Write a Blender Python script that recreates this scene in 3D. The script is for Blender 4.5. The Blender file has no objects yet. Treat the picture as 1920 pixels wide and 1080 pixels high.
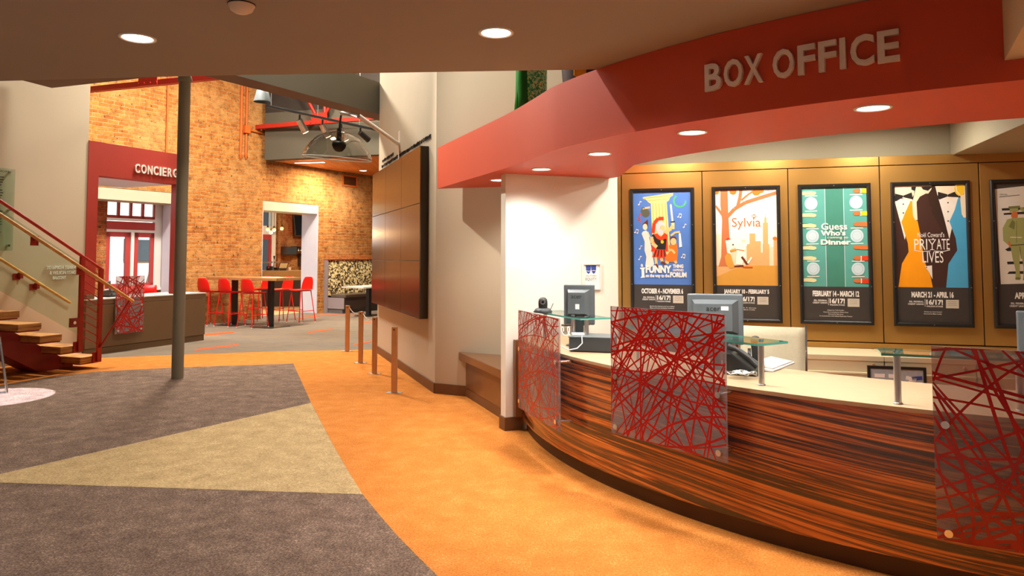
import bpy, bmesh, math, random
from mathutils import Vector, Matrix
random.seed(7)
SC = bpy.context.scene
COL = SC.collection
pi = math.pi

# ------------------------------------------------------------------ camera
EYE = 1.52
FPX, PITCH, HORIZON = 1350.0, math.atan(1350 / 24400.0), 480.0
CYPX = HORIZON - FPX * math.tan(PITCH)
cd = bpy.data.cameras.new('camera')
cam = bpy.data.objects.new('camera', cd)
COL.objects.link(cam)
cam.location = (0, 0, EYE)
cam.rotation_euler = (pi / 2 + PITCH, 0, 0)
cd.sensor_fit = 'HORIZONTAL'
cd.sensor_width = 36.0
cd.lens = 36.0 * FPX / 1920.0
cd.shift_y = -(540 - CYPX) / 1920.0
cd.clip_start = 0.05
SC.camera = cam

# ------------------------------------------------------------------ world, exposure
SC.view_settings.view_transform = 'Standard'
SC.view_settings.look = 'None'
SC.view_settings.gamma = 1.0
SC.view_settings.use_curve_mapping = False
SC.view_settings.exposure = 0.27
wd = bpy.data.worlds.new('daylight')
SC.world = wd
wd.use_nodes = True
wd.node_tree.nodes['Background'].inputs[0].default_value = (0.92, 0.95, 1.0, 1)
wd.node_tree.nodes['Background'].inputs[1].default_value = 0.10

def lamp(name, kind, loc, energy, color=(1, 0.97, 0.92), size=0.2, rot=(0, 0, 0), parent=None, sy=None, angle=None, blend=0.6, spread=None):
    ld = bpy.data.lights.new(name, kind)
    ld.energy = energy
    ld.color = color
    if kind == 'AREA':
        ld.size = size
        if sy:
            ld.shape = 'RECTANGLE'; ld.size_y = sy
        else:
            ld.shape = 'DISK'
        if spread: ld.spread = spread
    else:
        ld.shadow_soft_size = size
        if kind == 'SPOT':
            ld.spot_size = angle; ld.spot_blend = blend
    o = bpy.data.objects.new(name, ld)
    o.location = loc; o.rotation_euler = rot
    COL.objects.link(o)
    if parent: o.parent = parent
    return o

#LIGHTS-BEGIN
# sun on the street outside (the lobby itself is roofed)
sun = lamp('sun', 'SUN', (0, 0, 30), 9.0, (1, 0.97, 0.92), 0.02, (0, 0, 0))
sun.rotation_euler = Vector((-0.45, 0.26, -0.85)).to_track_quat('-Z', 'Y').to_euler()
# high roof lamps over the tall part of the lobby
lamp('roof_lamp', 'AREA', (-5.2, 12.6, 6.5), 620, (1, 0.93, 0.80), 0.8)
lamp('roof_lamp', 'AREA', (-3.4, 14.8, 6.5), 260, (1, 0.9, 0.74), 0.8)
lamp('roof_lamp', 'AREA', (-2.6, 8.4, 6.5), 180, (1, 0.95, 0.86), 0.7)
lamp('roof_lamp', 'SPOT', (-3.4, 6.6, 5.6), 720, (1, 0.95, 0.86), 0.06, Vector((3.7, -0.3, -2.9)).to_track_quat('-Z', 'Y').to_euler(), angle=math.radians(64), blend=0.5)
lamp('back_lamp', 'AREA', (-4.6, 18.6, 3.8), 120, (1, 0.85, 0.65), 0.8)
lamp('bar_lamp', 'AREA', (-5.6, 24.2, 3.8), 200, (1, 0.84, 0.64), 1.2)
lamp('concierge_lamp', 'AREA', (-6.9, 13.0, 2.76), 40, (0.9, 0.93, 1.0), 0.6)
# recessed lamps of the low ceiling behind the photographer
for x, y in ((-2.1, 1.2), (0.0, 1.2), (-4.2, 2.6), (-4.2, 0.2), (-2.1, -1.0), (0.6, -1.0)):
    lamp('ceiling_lamp', 'AREA', (x, y, 2.69), 36 if y > 1 else 15, (1, 0.97, 0.92), 0.18, spread=math.radians(80))
# wash lights in the box office ceiling, in front of the posters
for k in range(5):
    lamp('poster_lamp', 'AREA', (1.35 + 0.80 * k, 6.05 - 0.235 * k, 2.64), 18, (1, 0.95, 0.83), 0.16)
#LIGHTS-END

# ------------------------------------------------------------------ pixel -> place helpers (1920 x 1080 photograph)
def ray(px, py):
    u = (px - 960) / FPX; v = (CYPX - py) / FPX
    return Vector((u, math.cos(PITCH) - v * math.sin(PITCH), math.sin(PITCH) + v * math.cos(PITCH)))
def G(px, py, z=0.0):
    r = ray(px, py); t = (z - EYE) / r.z
    return Vector((r.x * t, r.y * t, z))
def V(px, py, Y):
    r = ray(px, py); t = Y / r.y
    return Vector((r.x * t, Y, EYE + r.z * t))
class Frame:
    """a vertical plane: origin, direction to the viewer's right; local x right, -y to the viewer, z up"""
    def __init__(s, o, d):
        s.o = Vector((o[0], o[1], 0)); d = Vector((d[0], d[1], 0)).normalized(); s.d = d
        s.n = Vector((-d.y, d.x, 0)); s.ang = math.atan2(d.y, d.x)
    def hit(s, px, py, off=0.0):
        r = ray(px, py)
        t = (s.o + s.n * off).dot(s.n) / r.dot(s.n)
        p = Vector((r.x * t, r.y * t, EYE + r.z * t))
        return (p - s.o).dot(s.d), p.z
    def w(s, x, y, z=0.0):
        p = s.o + s.d * x + s.n * y; return Vector((p.x, p.y, z))

# ------------------------------------------------------------------ materials
def lin(c):
    f = lambda v: v / 12.92 if v <= 0.04045 else ((v + 0.055) / 1.055) ** 2.4
    return tuple(f(x / 255.0) for x in c) + (1.0,)
MATS = {}
def nt(name):
    m = bpy.data.materials.new(name); m.use_nodes = True
    t = m.node_tree; b = t.nodes['Principled BSDF']
    MATS[name] = m
    return m, t, b
def N(t, kind, **kw):
    n = t.nodes.new(kind)
    for k, v in kw.items():
        if k in n.inputs: n.inputs[k].default_value = v
        else: setattr(n, k, v)
    return n
def plain(name, c, rough=0.5, metal=0.0, var=0.05, scale=6.0, spec=0.5, bump=0.0, bscale=60.0, trans=0.0, ior=1.45, coat=0.0):
    m, t, b = nt(name)
    L = lin(c)
    tc = N(t, 'ShaderNodeTexCoord')
    if var:
        no = N(t, 'ShaderNodeTexNoise', Scale=scale, Detail=4.0)
        t.links.new(tc.outputs['Object'], no.inputs['Vector'])
        r = N(t, 'ShaderNodeValToRGB')
        r.color_ramp.elements[0].position = 0.3; r.color_ramp.elements[1].position = 0.7
        r.color_ramp.elements[0].color = tuple(x * (1 - var) for x in L[:3]) + (1,)
        r.color_ramp.elements[1].color = tuple(min(1, x * (1 + var)) for x in L[:3]) + (1,)
        t.links.new(no.outputs['Fac'], r.inputs['Fac'])
        t.links.new(r.outputs['Color'], b.inputs['Base Color'])
    else:
        b.inputs['Base Color'].default_value = L
    b.inputs['Roughness'].default_value = rough
    b.inputs['Metallic'].default_value = metal
    b.inputs['Specular IOR Level'].default_value = spec
    b.inputs['Transmission Weight'].default_value = trans
    b.inputs['IOR'].default_value = ior
    b.inputs['Coat Weight'].default_value = coat
    if bump:
        n2 = N(t, 'ShaderNodeTexNoise', Scale=bscale, Detail=3.0)
        t.links.new(tc.outputs['Object'], n2.inputs['Vector'])
        bp = N(t, 'ShaderNodeBump', Strength=bump, Distance=0.01)
        t.links.new(n2.outputs['Fac'], bp.inputs['Height'])
        t.links.new(bp.outputs['Normal'], b.inputs['Normal'])
    return m
def emit(name, c, s):
    m, t, b = nt(name)
    b.inputs['Base Color'].default_value = (0.8, 0.8, 0.8, 1)
    b.inputs['Emission Color'].default_value = lin(c)
    b.inputs['Emission Strength'].default_value = s
    return m
def ramp(t, stops):
    r = N(t, 'ShaderNodeValToRGB')
    e = r.color_ramp.elements
    while len(e) > 1: e.remove(e[-1])
    e[0].position = stops[0][0]; e[0].color = lin(stops[0][1])
    for p, c in stops[1:]:
        x = e.new(p); x.color = lin(c)
    return r
def carpet(name, stops, scale=95.0, stretch=None, bump=0.5, rot=0.0):
    m, t, b = nt(name)
    tc = N(t, 'ShaderNodeTexCoord')
    mp = N(t, 'ShaderNodeMapping')
    if stretch: mp.inputs['Scale'].default_value = stretch
    mp.inputs['Rotation'].default_value = (0, 0, rot)
    t.links.new(tc.outputs['Object'], mp.inputs['Vector'])
    n1 = N(t, 'ShaderNodeTexNoise', Scale=scale, Detail=5.0, Roughness=0.7)
    n2 = N(t, 'ShaderNodeTexNoise', Scale=scale * 0.07, Detail=3.0)
    t.links.new(mp.outputs['Vector'], n1.inputs['Vector']); t.links.new(mp.outputs['Vector'], n2.inputs['Vector'])
    mx = N(t, 'ShaderNodeMix', data_type='FLOAT'); mx.inputs[0].default_value = 0.22
    t.links.new(n1.outputs['Fac'], mx.inputs[2]); t.links.new(n2.outputs['Fac'], mx.inputs[3])
    r = ramp(t, stops)
    t.links.new(mx.outputs[0], r.inputs['Fac'])
    t.links.new(r.outputs['Color'], b.inputs['Base Color'])
    b.inputs['Roughness'].default_value = 0.95; b.inputs['Specular IOR Level'].default_value = 0.1
    bp = N(t, 'ShaderNodeBump', Strength=bump, Distance=0.01)
    t.links.new(n1.outputs['Fac'], bp.inputs['Height']); t.links.new(bp.outputs['Normal'], b.inputs['Normal'])
    return m
carpet('carpet_brown', [(0.32, (62, 48, 40)), (0.45, (112, 91, 78)), (0.55, (136, 112, 97)), (0.68, (200, 172, 150))], bump=0.8)
carpet('carpet_beige', [(0.32, (124, 99, 64)), (0.45, (174, 147, 104)), (0.55, (193, 164, 119)), (0.68, (234, 208, 162))])
carpet('carpet_orange', [(0.32, (158, 88, 30)), (0.45, (198, 120, 50)), (0.55, (210, 132, 60)), (0.68, (236, 172, 106))])
carpet('carpet_far', [(0.3, (92, 84, 80)), (0.42, (112, 102, 94)), (0.52, (128, 114, 98)), (0.64, (142, 118, 88))], scale=9.0, stretch=(0.35, 3.0, 1), bump=0.1, rot=0.5)
plain('carpet_dash', (214, 84, 34), 0.95, var=0.12, scale=30)

def brick(name, c1, c2, mort, dark=0.0):
    m, t, b = nt(name)
    tc = N(t, 'ShaderNodeTexCoord')
    sx = N(t, 'ShaderNodeSeparateXYZ'); t.links.new(tc.outputs['Object'], sx.inputs[0])
    wob = N(t, 'ShaderNodeTexNoise', Scale=1.6, Detail=4.0); t.links.new(tc.outputs['Object'], wob.inputs['Vector'])
    add = N(t, 'ShaderNodeMath', operation='MULTIPLY_ADD'); add.inputs[1].default_value = 0.075
    t.links.new(wob.outputs['Fac'], add.inputs[0]); t.links.new(sx.outputs['Z'], add.inputs[2])
    xy = N(t, 'ShaderNodeMath', operation='ADD'); t.links.new(sx.outputs['X'], xy.inputs[0]); t.links.new(sx.outputs['Y'], xy.inputs[1])
    cb = N(t, 'ShaderNodeCombineXYZ'); t.links.new(xy.outputs[0], cb.inputs[0]); t.links.new(add.outputs[0], cb.inputs[1])
    br = N(t, 'ShaderNodeTexBrick', Scale=1.0)
    br.inputs['Brick Width'].default_value = 0.215; br.inputs['Row Height'].default_value = 0.079
    br.inputs['Mortar Size'].default_value = 0.011; br.inputs['Mortar Smooth'].default_value = 0.35; br.inputs['Bias'].default_value = -0.1
    br.inputs['Color1'].default_value = lin(c1); br.inputs['Color2'].default_value = lin(c2); br.inputs['Mortar'].default_value = lin(mort)
    t.links.new(cb.outputs[0], br.inputs['Vector'])
    # patches: paler plastered stretches, darker smoky stretches, chips
    p1 = N(t, 'ShaderNodeTexNoise', Scale=0.75, Detail=6.0, Roughness=0.65); t.links.new(tc.outputs['Object'], p1.inputs['Vector'])
    r1 = ramp(t, [(0.47, (0, 0, 0)), (0.58, (200, 200, 200))]); t.links.new(p1.outputs['Fac'], r1.inputs['Fac'])
    mx = N(t, 'ShaderNodeMix', data_type='RGBA'); mx.inputs[7].default_value = lin((212, 158, 96))
    t.links.new(r1.outputs['Color'], mx.inputs[0]); t.links.new(br.outputs['Color'], mx.inputs[6])
    p2 = N(t, 'ShaderNodeTexNoise', Scale=5.5, Detail=6.0, Roughness=0.75); t.links.new(tc.outputs['Object'], p2.inputs['Vector'])
    r2 = ramp(t, [(0.28, (86, 66, 52)), (0.4, (208, 198, 186)), (0.55, (255, 255, 255))]); t.links.new(p2.outputs['Fac'], r2.inputs['Fac'])
    mu = N(t, 'ShaderNodeMix', data_type='RGBA', blend_type='MULTIPLY'); mu.inputs[0].default_value = 0.85
    t.links.new(mx.outputs[2], mu.inputs[6]); t.links.new(r2.outputs['Color'], mu.inputs[7])
    p3 = N(t, 'ShaderNodeTexNoise', Scale=14.0, Detail=3.0); t.links.new(tc.outputs['Object'], p3.inputs['Vector'])
    r3 = ramp(t, [(0.31, (46, 30, 22)), (0.36, (255, 255, 255))]); t.links.new(p3.outputs['Fac'], r3.inputs['Fac'])
    mu2 = N(t, 'ShaderNodeMix', data_type='RGBA', blend_type='MULTIPLY'); mu2.inputs[0].default_value = 0.8
    t.links.new(mu.outputs[2], mu2.inputs[6]); t.links.new(r3.outputs['Color'], mu2.inputs[7])
    t.links.new(mu2.outputs[2], b.inputs['Base Color'])
    b.inputs['Roughness'].default_value = 0.9; b.inputs['Specular IOR Level'].default_value = 0.2
    hs = N(t, 'ShaderNodeMath', operation='MULTIPLY_ADD'); hs.inputs[1].default_value = -1.0
    t.links.new(br.outputs['Fac'], hs.inputs[0]); t.links.new(p2.outputs['Fac'], hs.inputs[2])
    bp = N(t, 'ShaderNodeBump', Strength=1.0, Distance=0.05)
    t.links.new(hs.outputs[0], bp.inputs['Height']); t.links.new(bp.outputs['Normal'], b.inputs['Normal'])
    return m
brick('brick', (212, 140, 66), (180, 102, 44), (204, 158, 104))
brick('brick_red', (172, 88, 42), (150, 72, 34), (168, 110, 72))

def wood(name, stops, su, sv, rough=0.35, uv=True, coat=0.0, det=5.0, ax=None, dist=0.6):
    m, t, b = nt(name)
    tc = N(t, 'ShaderNodeTexCoord')
    mp = N(t, 'ShaderNodeMapping'); mp.inputs['Scale'].default_value = (su, sv, sv if not uv else 1)
    if ax: mp.inputs['Scale'].default_value = ax
    t.links.new(tc.outputs['UV' if uv else 'Object'], mp.inputs['Vector'])
    n1 = N(t, 'ShaderNodeTexNoise', Scale=1.0, Detail=det, Roughness=0.62, Distortion=dist)
    t.links.new(mp.outputs['Vector'], n1.inputs['Vector'])
    r = ramp(t, stops); t.links.new(n1.outputs['Fac'], r.inputs['Fac'])
    t.links.new(r.outputs['Color'], b.inputs['Base Color'])
    b.inputs['Roughness'].default_value = rough; b.inputs['Coat Weight'].default_value = coat; b.inputs['Coat Roughness'].default_value = 0.12
    return m
wood('zebra_wood', [(0.36, (36, 18, 10)), (0.45, (78, 36, 16)), (0.51, (146, 70, 24)), (0.58, (204, 108, 36)), (0.7, (224, 136, 58))], 0.6, 32.0, 0.26, coat=0.6, dist=1.3, det=12.0)
wood('tread_wood', [(0.3, (138, 86, 38)), (0.5, (204, 146, 78)), (0.7, (230, 182, 112))], 1, 1, 0.4, uv=False, ax=(3, 3, 26))
wood('rail_wood', [(0.3, (190, 134, 66)), (0.7, (224, 172, 100))], 1, 1, 0.35, uv=False, ax=(6, 6, 30))
wood('table_wood', [(0.3, (150, 104, 56)), (0.7, (186, 138, 84))], 1, 1, 0.3, uv=False, ax=(3, 20, 3))
wood('ceiling_wood', [(0.3, (176, 94, 34)), (0.5, (206, 120, 50)), (0.7, (222, 142, 66))], 1, 1, 0.45, uv=False, ax=(14, 0.8, 3))
wood('wood_brown', [(0.3, (88, 44, 16)), (0.7, (118, 62, 24))], 1, 1, 0.4, uv=False, ax=(1.5, 3, 24))

plain('wall_beige', (196, 180, 154), 0.8, var=0.02, scale=2, bump=0.03)
plain('wall_white', (232, 228, 214), 0.7, var=0.015, scale=2)
plain('wall_olive', (150, 140, 116), 0.8, var=0.03, scale=2)
plain('trim_white', (226, 222, 214), 0.6, var=0.02)
plain('ceiling_taupe', (150, 137, 126), 0.85, var=0.02, scale=1.5, spec=0.2)
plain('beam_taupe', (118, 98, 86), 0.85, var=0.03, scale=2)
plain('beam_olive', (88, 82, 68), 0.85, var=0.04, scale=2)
plain('roof_dark', (52, 44, 38), 0.9, var=0.1)
plain('red_paint', (188, 50, 30), 0.55, var=0.03, scale=2)
plain('canopy_red', (198, 76, 46), 0.55, var=0.02, scale=2)
plain('concierge_red', (160, 44, 28), 0.6, var=0.03, scale=2)
plain('steel_red', (172, 40, 26), 0.45, var=0.06, scale=9)
plain('stringer_red', (150, 44, 36), 0.45, var=0.06, scale=4)
plain('chair_red', (226, 22, 12), 0.35, var=0.03, scale=8)
plain('orange_paint', (206, 100, 34), 0.6, var=0.08)
plain('pole_paint', (142, 136, 116), 0.5, var=0.04)
plain('base_brown', (112, 74, 44), 0.5, var=0.06)
plain('ledge_brown', (120, 78, 46), 0.32, var=0.05, scale=3, coat=0.2)
plain('counter_brown', (112, 84, 56), 0.5, var=0.04, scale=3)
plain('counter_top', (178, 150, 116), 0.4, var=0.03, scale=14)
plain('counter_pale', (206, 196, 184), 0.4, var=0.03, scale=14)
plain('kick_brown', (76, 46, 26), 0.5, var=0.08)
plain('bronze_panel', (98, 76, 58), 0.17, 0.95, var=0.03, scale=3)
plain('bronze_side', (64, 54, 42), 0.4, 0.4, var=0.05)
plain('gold_panel', (190, 144, 76), 0.36, 0.7, var=0.04, scale=3)
plain('gap_dark', (40, 28, 18), 0.7, var=0.1)
plain('copper_post', (206, 146, 92), 0.35, 0.25, var=0.06, scale=12)
plain('chrome', (225, 225, 225), 0.18, 1.0, var=0.02)
plain('steel', (205, 205, 205), 0.3, 1.0, var=0.03)
plain('letter_steel', (232, 222, 212), 0.4, 0.15, var=0.04, scale=30)
plain('black_satin', (34, 32, 30), 0.35, var=0.1)
plain('frame_black', (36, 34, 32), 0.3, var=0.06, scale=8)
plain('black_rubber', (26, 26, 26), 0.7, var=0.1)
plain('monitor_grey', (92, 98, 100), 0.42, var=0.05)
plain('monitor_dark', (58, 62, 64), 0.42, var=0.05)
plain('screen', (20, 22, 26), 0.1, var=0.0)
plain('cream', (222, 208, 168), 0.5, var=0.03)
plain('cream_fabric', (208, 198, 164), 0.8, var=0.04, scale=60, bump=0.1)
plain('file_cream', (212, 196, 158), 0.5, var=0.03)
plain('paper', (240, 236, 228), 0.8, var=0.02)
plain('paper_blue', (52, 72, 150), 0.7, var=0.03)
plain('board_grey', (160, 168, 172), 0.9, var=0.06, scale=40)
plain('lavender', (214, 210, 220), 0.75, var=0.02)
plain('booth_grey', (150, 138, 140), 0.7, var=0.03)
plain('booth_base', (110, 104, 100), 0.7, var=0.05)
plain('vinyl_dark', (86, 70, 56), 0.3, var=0.05)
plain('granite', (178, 140, 92), 0.3, var=0.5, scale=60)
plain('bar_dark', (72, 56, 48), 0.5, var=0.05)
plain('bar_floor', (206, 172, 118), 0.6, var=0.06)
plain('window_red', (172, 60, 56), 0.5, var=0.04)
plain('outside_white', (236, 238, 240), 0.9, var=0.02)
plain('outside_dark', (70, 84, 96), 0.6, var=0.1)
plain('bulb_holder', (44, 42, 40), 0.45, var=0.05)
plain('sensor_white', (216, 196, 176), 0.5, var=0.03)
plain('coin', (230, 210, 170), 0.4, 0.5, var=0.03)

def glass(name, c, rough=0.02, ior=1.45, alpha=None):
    m, t, b = nt(name)
    b.inputs['Base Color'].default_value = lin(c)
    b.inputs['Roughness'].default_value = rough
    b.inputs['Transmission Weight'].default_value = 1.0
    b.inputs['IOR'].default_value = ior
    no = N(t, 'ShaderNodeTexNoise', Scale=300.0)
    bp = N(t, 'ShaderNodeBump', Strength=0.01, Distance=0.001)
    t.links.new(no.outputs['Fac'], bp.inputs['Height'])
    if rough > 0.1: t.links.new(bp.outputs['Normal'], b.inputs['Normal'])
    return m
def thin_glass(name, c, refl=0.08):
    """thin pane: mostly straight-through, a little mirror"""
    m = bpy.data.materials.new(name); m.use_nodes = True; MATS[name] = m
    t = m.node_tree; t.nodes.clear()
    o = N(t, 'ShaderNodeOutputMaterial'); mx = N(t, 'ShaderNodeMixShader')
    tr = N(t, 'ShaderNodeBsdfTransparent'); tr.inputs[0].default_value = lin(c)
    gl = N(t, 'ShaderNodeBsdfGlossy'); gl.inputs['Roughness'].default_value = 0.03
    lw = N(t, 'ShaderNodeLayerWeight'); pw = N(t, 'ShaderNodeMath', operation='POWER'); pw.inputs[1].default_value = 4.0
    fr = N(t, 'ShaderNodeMath', operation='MULTIPLY_ADD'); fr.inputs[1].default_value = 0.8; fr.inputs[2].default_value = 0.04
    t.links.new(lw.outputs['Facing'], pw.inputs[0]); t.links.new(pw.outputs[0], fr.inputs[0])
    t.links.new(fr.outputs[0], mx.inputs[0]); t.links.new(tr.outputs[0], mx.inputs[1]); t.links.new(gl.outputs[0], mx.inputs[2])
    t.links.new(mx.outputs[0], o.inputs[0])
    return m
thin_glass('pane_clear', (246, 250, 248))
thin_glass('pane_green', (238, 247, 241))
thin_glass('dome_glass', (238, 238, 236))
plain('glass_edge', (84, 168, 152), 0.1, var=0.02)
def acrylic(name):
    m = bpy.data.materials.new(name); m.use_nodes = True; MATS[name] = m
    t = m.node_tree; t.nodes.clear()
    o = N(t, 'ShaderNodeOutputMaterial'); mx = N(t, 'ShaderNodeMixShader')
    tr = N(t, 'ShaderNodeBsdfRefraction'); tr.inputs['Color'].default_value = lin((236, 226, 226)); tr.inputs['Roughness'].default_value = 0.16; tr.inputs['IOR'].default_value = 1.02
    df = N(t, 'ShaderNodeBsdfPrincipled'); df.inputs['Base Color'].default_value = lin((190, 178, 180)); df.inputs['Roughness'].default_value = 0.12
    no = N(t, 'ShaderNodeTexNoise', Scale=3.0); tc = N(t, 'ShaderNodeTexCoord'); t.links.new(tc.outputs['Object'], no.inputs['Vector'])
    mr = N(t, 'ShaderNodeMapRange'); mr.inputs['To Min'].default_value = 0.26; mr.inputs['To Max'].default_value = 0.34
    t.links.new(no.outputs['Fac'], mr.inputs['Value']); t.links.new(mr.outputs[0], mx.inputs[0])
    t.links.new(tr.outputs[0], mx.inputs[1]); t.links.new(df.outputs[0], mx.inputs[2]); t.links.new(mx.outputs[0], o.inputs[0])
    return m
acrylic('acrylic')
plain('resin_red', (158, 14, 8), 0.25, var=0.12, scale=5, coat=0.3)
emit('lamp_white', (255, 250, 240), 9.0)
emit('bulb_amber', (255, 150, 40), 7.0)
emit('bulb_spot', (255, 226, 170), 25.0)
emit('tube_white', (255, 246, 230), 6.0)

def pattern_fabric(name):
    m, t, b = nt(name)
    tc = N(t, 'ShaderNodeTexCoord')
    v = N(t, 'ShaderNodeTexVoronoi', Scale=26.0); t.links.new(tc.outputs['Object'], v.inputs['Vector'])
    r = ramp(t, [(0.0, (60, 44, 24)), (0.36, (70, 50, 28)), (0.42, (168, 140, 86)), (0.62, (226, 206, 150))]); r.color_ramp.interpolation = 'CONSTANT'
    sp = N(t, 'ShaderNodeSeparateColor'); t.links.new(v.outputs['Color'], sp.inputs[0])
    t.links.new(sp.outputs[0], r.inputs['Fac']); t.links.new(r.outputs['Color'], b.inputs['Base Color'])
    b.inputs['Roughness'].default_value = 0.85
pattern_fabric('booth_fabric')
def sequin(name, stops):
    m, t, b = nt(name)
    tc = N(t, 'ShaderNodeTexCoord')
    v = N(t, 'ShaderNodeTexVoronoi', Scale=70.0); t.links.new(tc.outputs['Object'], v.inputs['Vector'])
    r = ramp(t, stops); sp = N(t, 'ShaderNodeSeparateColor'); t.links.new(v.outputs['Color'], sp.inputs[0])
    t.links.new(sp.outputs[0], r.inputs['Fac']); t.links.new(r.outputs['Color'], b.inputs['Base Color'])
    b.inputs['Roughness'].default_value = 0.35
sequin('sequin_green', [(0.0, (20, 150, 70)), (0.3, (70, 200, 120)), (0.6, (150, 240, 180)), (0.92, (240, 250, 150))])
plain('satin_green', (44, 150, 20), 0.35, var=0.1)
plain('satin_dark_green', (34, 126, 26), 0.4, var=0.1)
plain('coat_dark', (56, 36, 26), 0.6, var=0.1)
plain('gold_cloth', (226, 170, 20), 0.5, var=0.1)
plain('bottle_glass', (60, 40, 30), 0.1, var=0.1)

# ------------------------------------------------------------------ mesh builder
class MB:
    def __init__(s): s.bm = bmesh.new(); s.mi = 0; s.M = Matrix.Identity(4)
    def vs(s, pts): return [s.bm.verts.new(s.M @ Vector(p)) for p in pts]
    def face(s, pts, smooth=False):
        try:
            f = s.bm.faces.new(s.vs(pts)); f.material_index = s.mi; f.smooth = smooth; return f
        except ValueError: return None
    def grid(s, rows, closed=False, smooth=True):
        R = [s.vs(r) for r in rows]
        n = len(R[0])
        for a, b in zip(R, R[1:]):
            for i in range(n if closed else n - 1):
                j = (i + 1) % n
                try:
                    f = s.bm.faces.new((a[i], a[j], b[j], b[i])); f.material_index = s.mi; f.smooth = smooth
                except ValueError: pass
        return s
    def box(s, lo, hi):
        (a, b, c), (d, e, f) = lo, hi
        p = [(a, b, c), (d, b, c), (d, e, c), (a, e, c), (a, b, f), (d, b, f), (d, e, f), (a, e, f)]
        v = s.vs(p)
        for q in ((3, 2, 1, 0), (4, 5, 6, 7), (0, 1, 5, 4), (1, 2, 6, 5), (2, 3, 7, 6), (3, 0, 4, 7)):
            fc = s.bm.faces.new([v[i] for i in q]); fc.material_index = s.mi
        return s
    def cbox(s, c, d):
        return s.box(tuple(c[i] - d[i] / 2 for i in range(3)), tuple(c[i] + d[i] / 2 for i in range(3)))
    def prism(s, poly, z0, z1):
        n = len(poly)
        a = s.vs([(p[0], p[1], z0) for p in poly]); b = s.vs([(p[0], p[1], z1) for p in poly])
        ar = sum(poly[i][0] * poly[(i + 1) % n][1] - poly[(i + 1) % n][0] * poly[i][1] for i in range(n))
        if ar < 0: a.reverse(); b.reverse()
        fs = [s.bm.faces.new(list(reversed(a))), s.bm.faces.new(b)]
        for i in range(n):
            j = (i + 1) % n
            fs.append(s.bm.faces.new((a[i], a[j], b[j], b[i])))
        for f in fs: f.material_index = s.mi
        return s
    def extr(s, poly, y0, y1):
        """polygon in x,z pushed along y"""
        old = s.M; s.M = old @ Matrix(((1, 0, 0, 0), (0, 0, 1, 0), (0, 1, 0, 0), (0, 0, 0, 1)))
        s.prism(poly, y0, y1); s.M = old; return s
    def ring(s, c, ax, r, n):
        ax = Vector(ax).normalized(); u = ax.orthogonal().normalized(); w = ax.cross(u)
        return [Vector(c) + (u * math.cos(2 * pi * i / n) + w * math.sin(2 * pi * i / n)) * r for i in range(n)]
    def tube(s, pts, r, n=10, caps=True):
        pts = [Vector(p) for p in pts]
        rs = r if isinstance(r, (list, tuple)) else [r] * len(pts)
        u = None; rows = []
        for i, p in enumerate(pts):
            t = (pts[min(i + 1, len(pts) - 1)] - pts[max(i - 1, 0)]).normalized()
            if u is None: u = t.orthogonal().normalized()
            u = (u - t * u.dot(t)).normalized(); w = t.cross(u)
            rows.append([p + (u * math.cos(2 * pi * k / n) + w * math.sin(2 * pi * k / n)) * rs[i] for k in range(n)])
        s.grid(rows, True)
        if caps:
            s.face(list(reversed(rows[0]))); s.face(rows[-1])
        return s
    def cyl(s, a, b, r, n=20): return s.tube([a, b], r, n)
    def lathe(s, prof, c=(0, 0, 0), n=28, smooth=True):
        rows = [[(c[0] + r * math.cos(2 * pi * k / n), c[1] + r * math.sin(2 * pi * k / n), c[2] + z) for k in range(n)] for r, z in prof]
        s.grid(rows, True, smooth); return s
    def disc(s, c, r, n=28, up=True):
        p = [(c[0] + r * math.cos(2 * pi * k / n), c[1] + r * math.sin(2 * pi * k / n), c[2]) for k in range(n)]
        s.face(p if up else list(reversed(p))); return s
    def sphere(s, c, r, n=16, m=10, sz=1.0):
        prof = [(max(1e-5, r * math.sin(pi * i / m)), -r * sz * math.cos(pi * i / m)) for i in range(m + 1)]
        return s.lathe(prof, c, n)
    def text(s, body, x0, z0, w, h, y=0.0, depth=0.0, bold=0.0):
        """lettering in the x,z plane facing -y, fitted to w x h"""
        me = text_mesh(body, depth, bold)
        if not me.vertices: return s
        xs = [v.co.x for v in me.vertices]; ys = [v.co.y for v in me.vertices]; zs = [v.co.z for v in me.vertices]
        sx = w / max(1e-6, max(xs) - min(xs)); sy = h / max(1e-6, max(ys) - min(ys))
        vv = s.vs([(x0 + (v.co.x - min(xs)) * sx, y - (v.co.z - min(zs)), z0 + (v.co.y - min(ys)) * sy) for v in me.vertices])
        for p in me.polygons:
            try:
                f = s.bm.faces.new([vv[i] for i in p.vertices]); f.material_index = s.mi
            except ValueError: pass
        bpy.data.meshes.remove(me); return s
    def done(s, name, mats, parent=None, bevel=0.0, loc=None, rotz=None, recalc=True, seg=2, kind=None, label=None):
        if recalc: bmesh.ops.recalc_face_normals(s.bm, faces=s.bm.faces)
        me = bpy.data.meshes.new(name); s.bm.to_mesh(me); s.bm.free()
        for m in (mats if isinstance(mats, (list, tuple)) else [mats]): me.materials.append(MATS[m])
        o = bpy.data.objects.new(name, me); COL.objects.link(o)
        if parent: o.parent = parent
        if loc is not None: o.location = loc
        if rotz is not None: o.rotation_euler[2] = rotz
        if bevel:
            md = o.modifiers.new('bevel', 'BEVEL'); md.width = bevel; md.segments = seg; md.limit_method = 'ANGLE'; md.angle_limit = math.radians(40)
        if kind: o['kind'] = kind
        if label: o['label'] = label
        return o
TXT = {}
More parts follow.
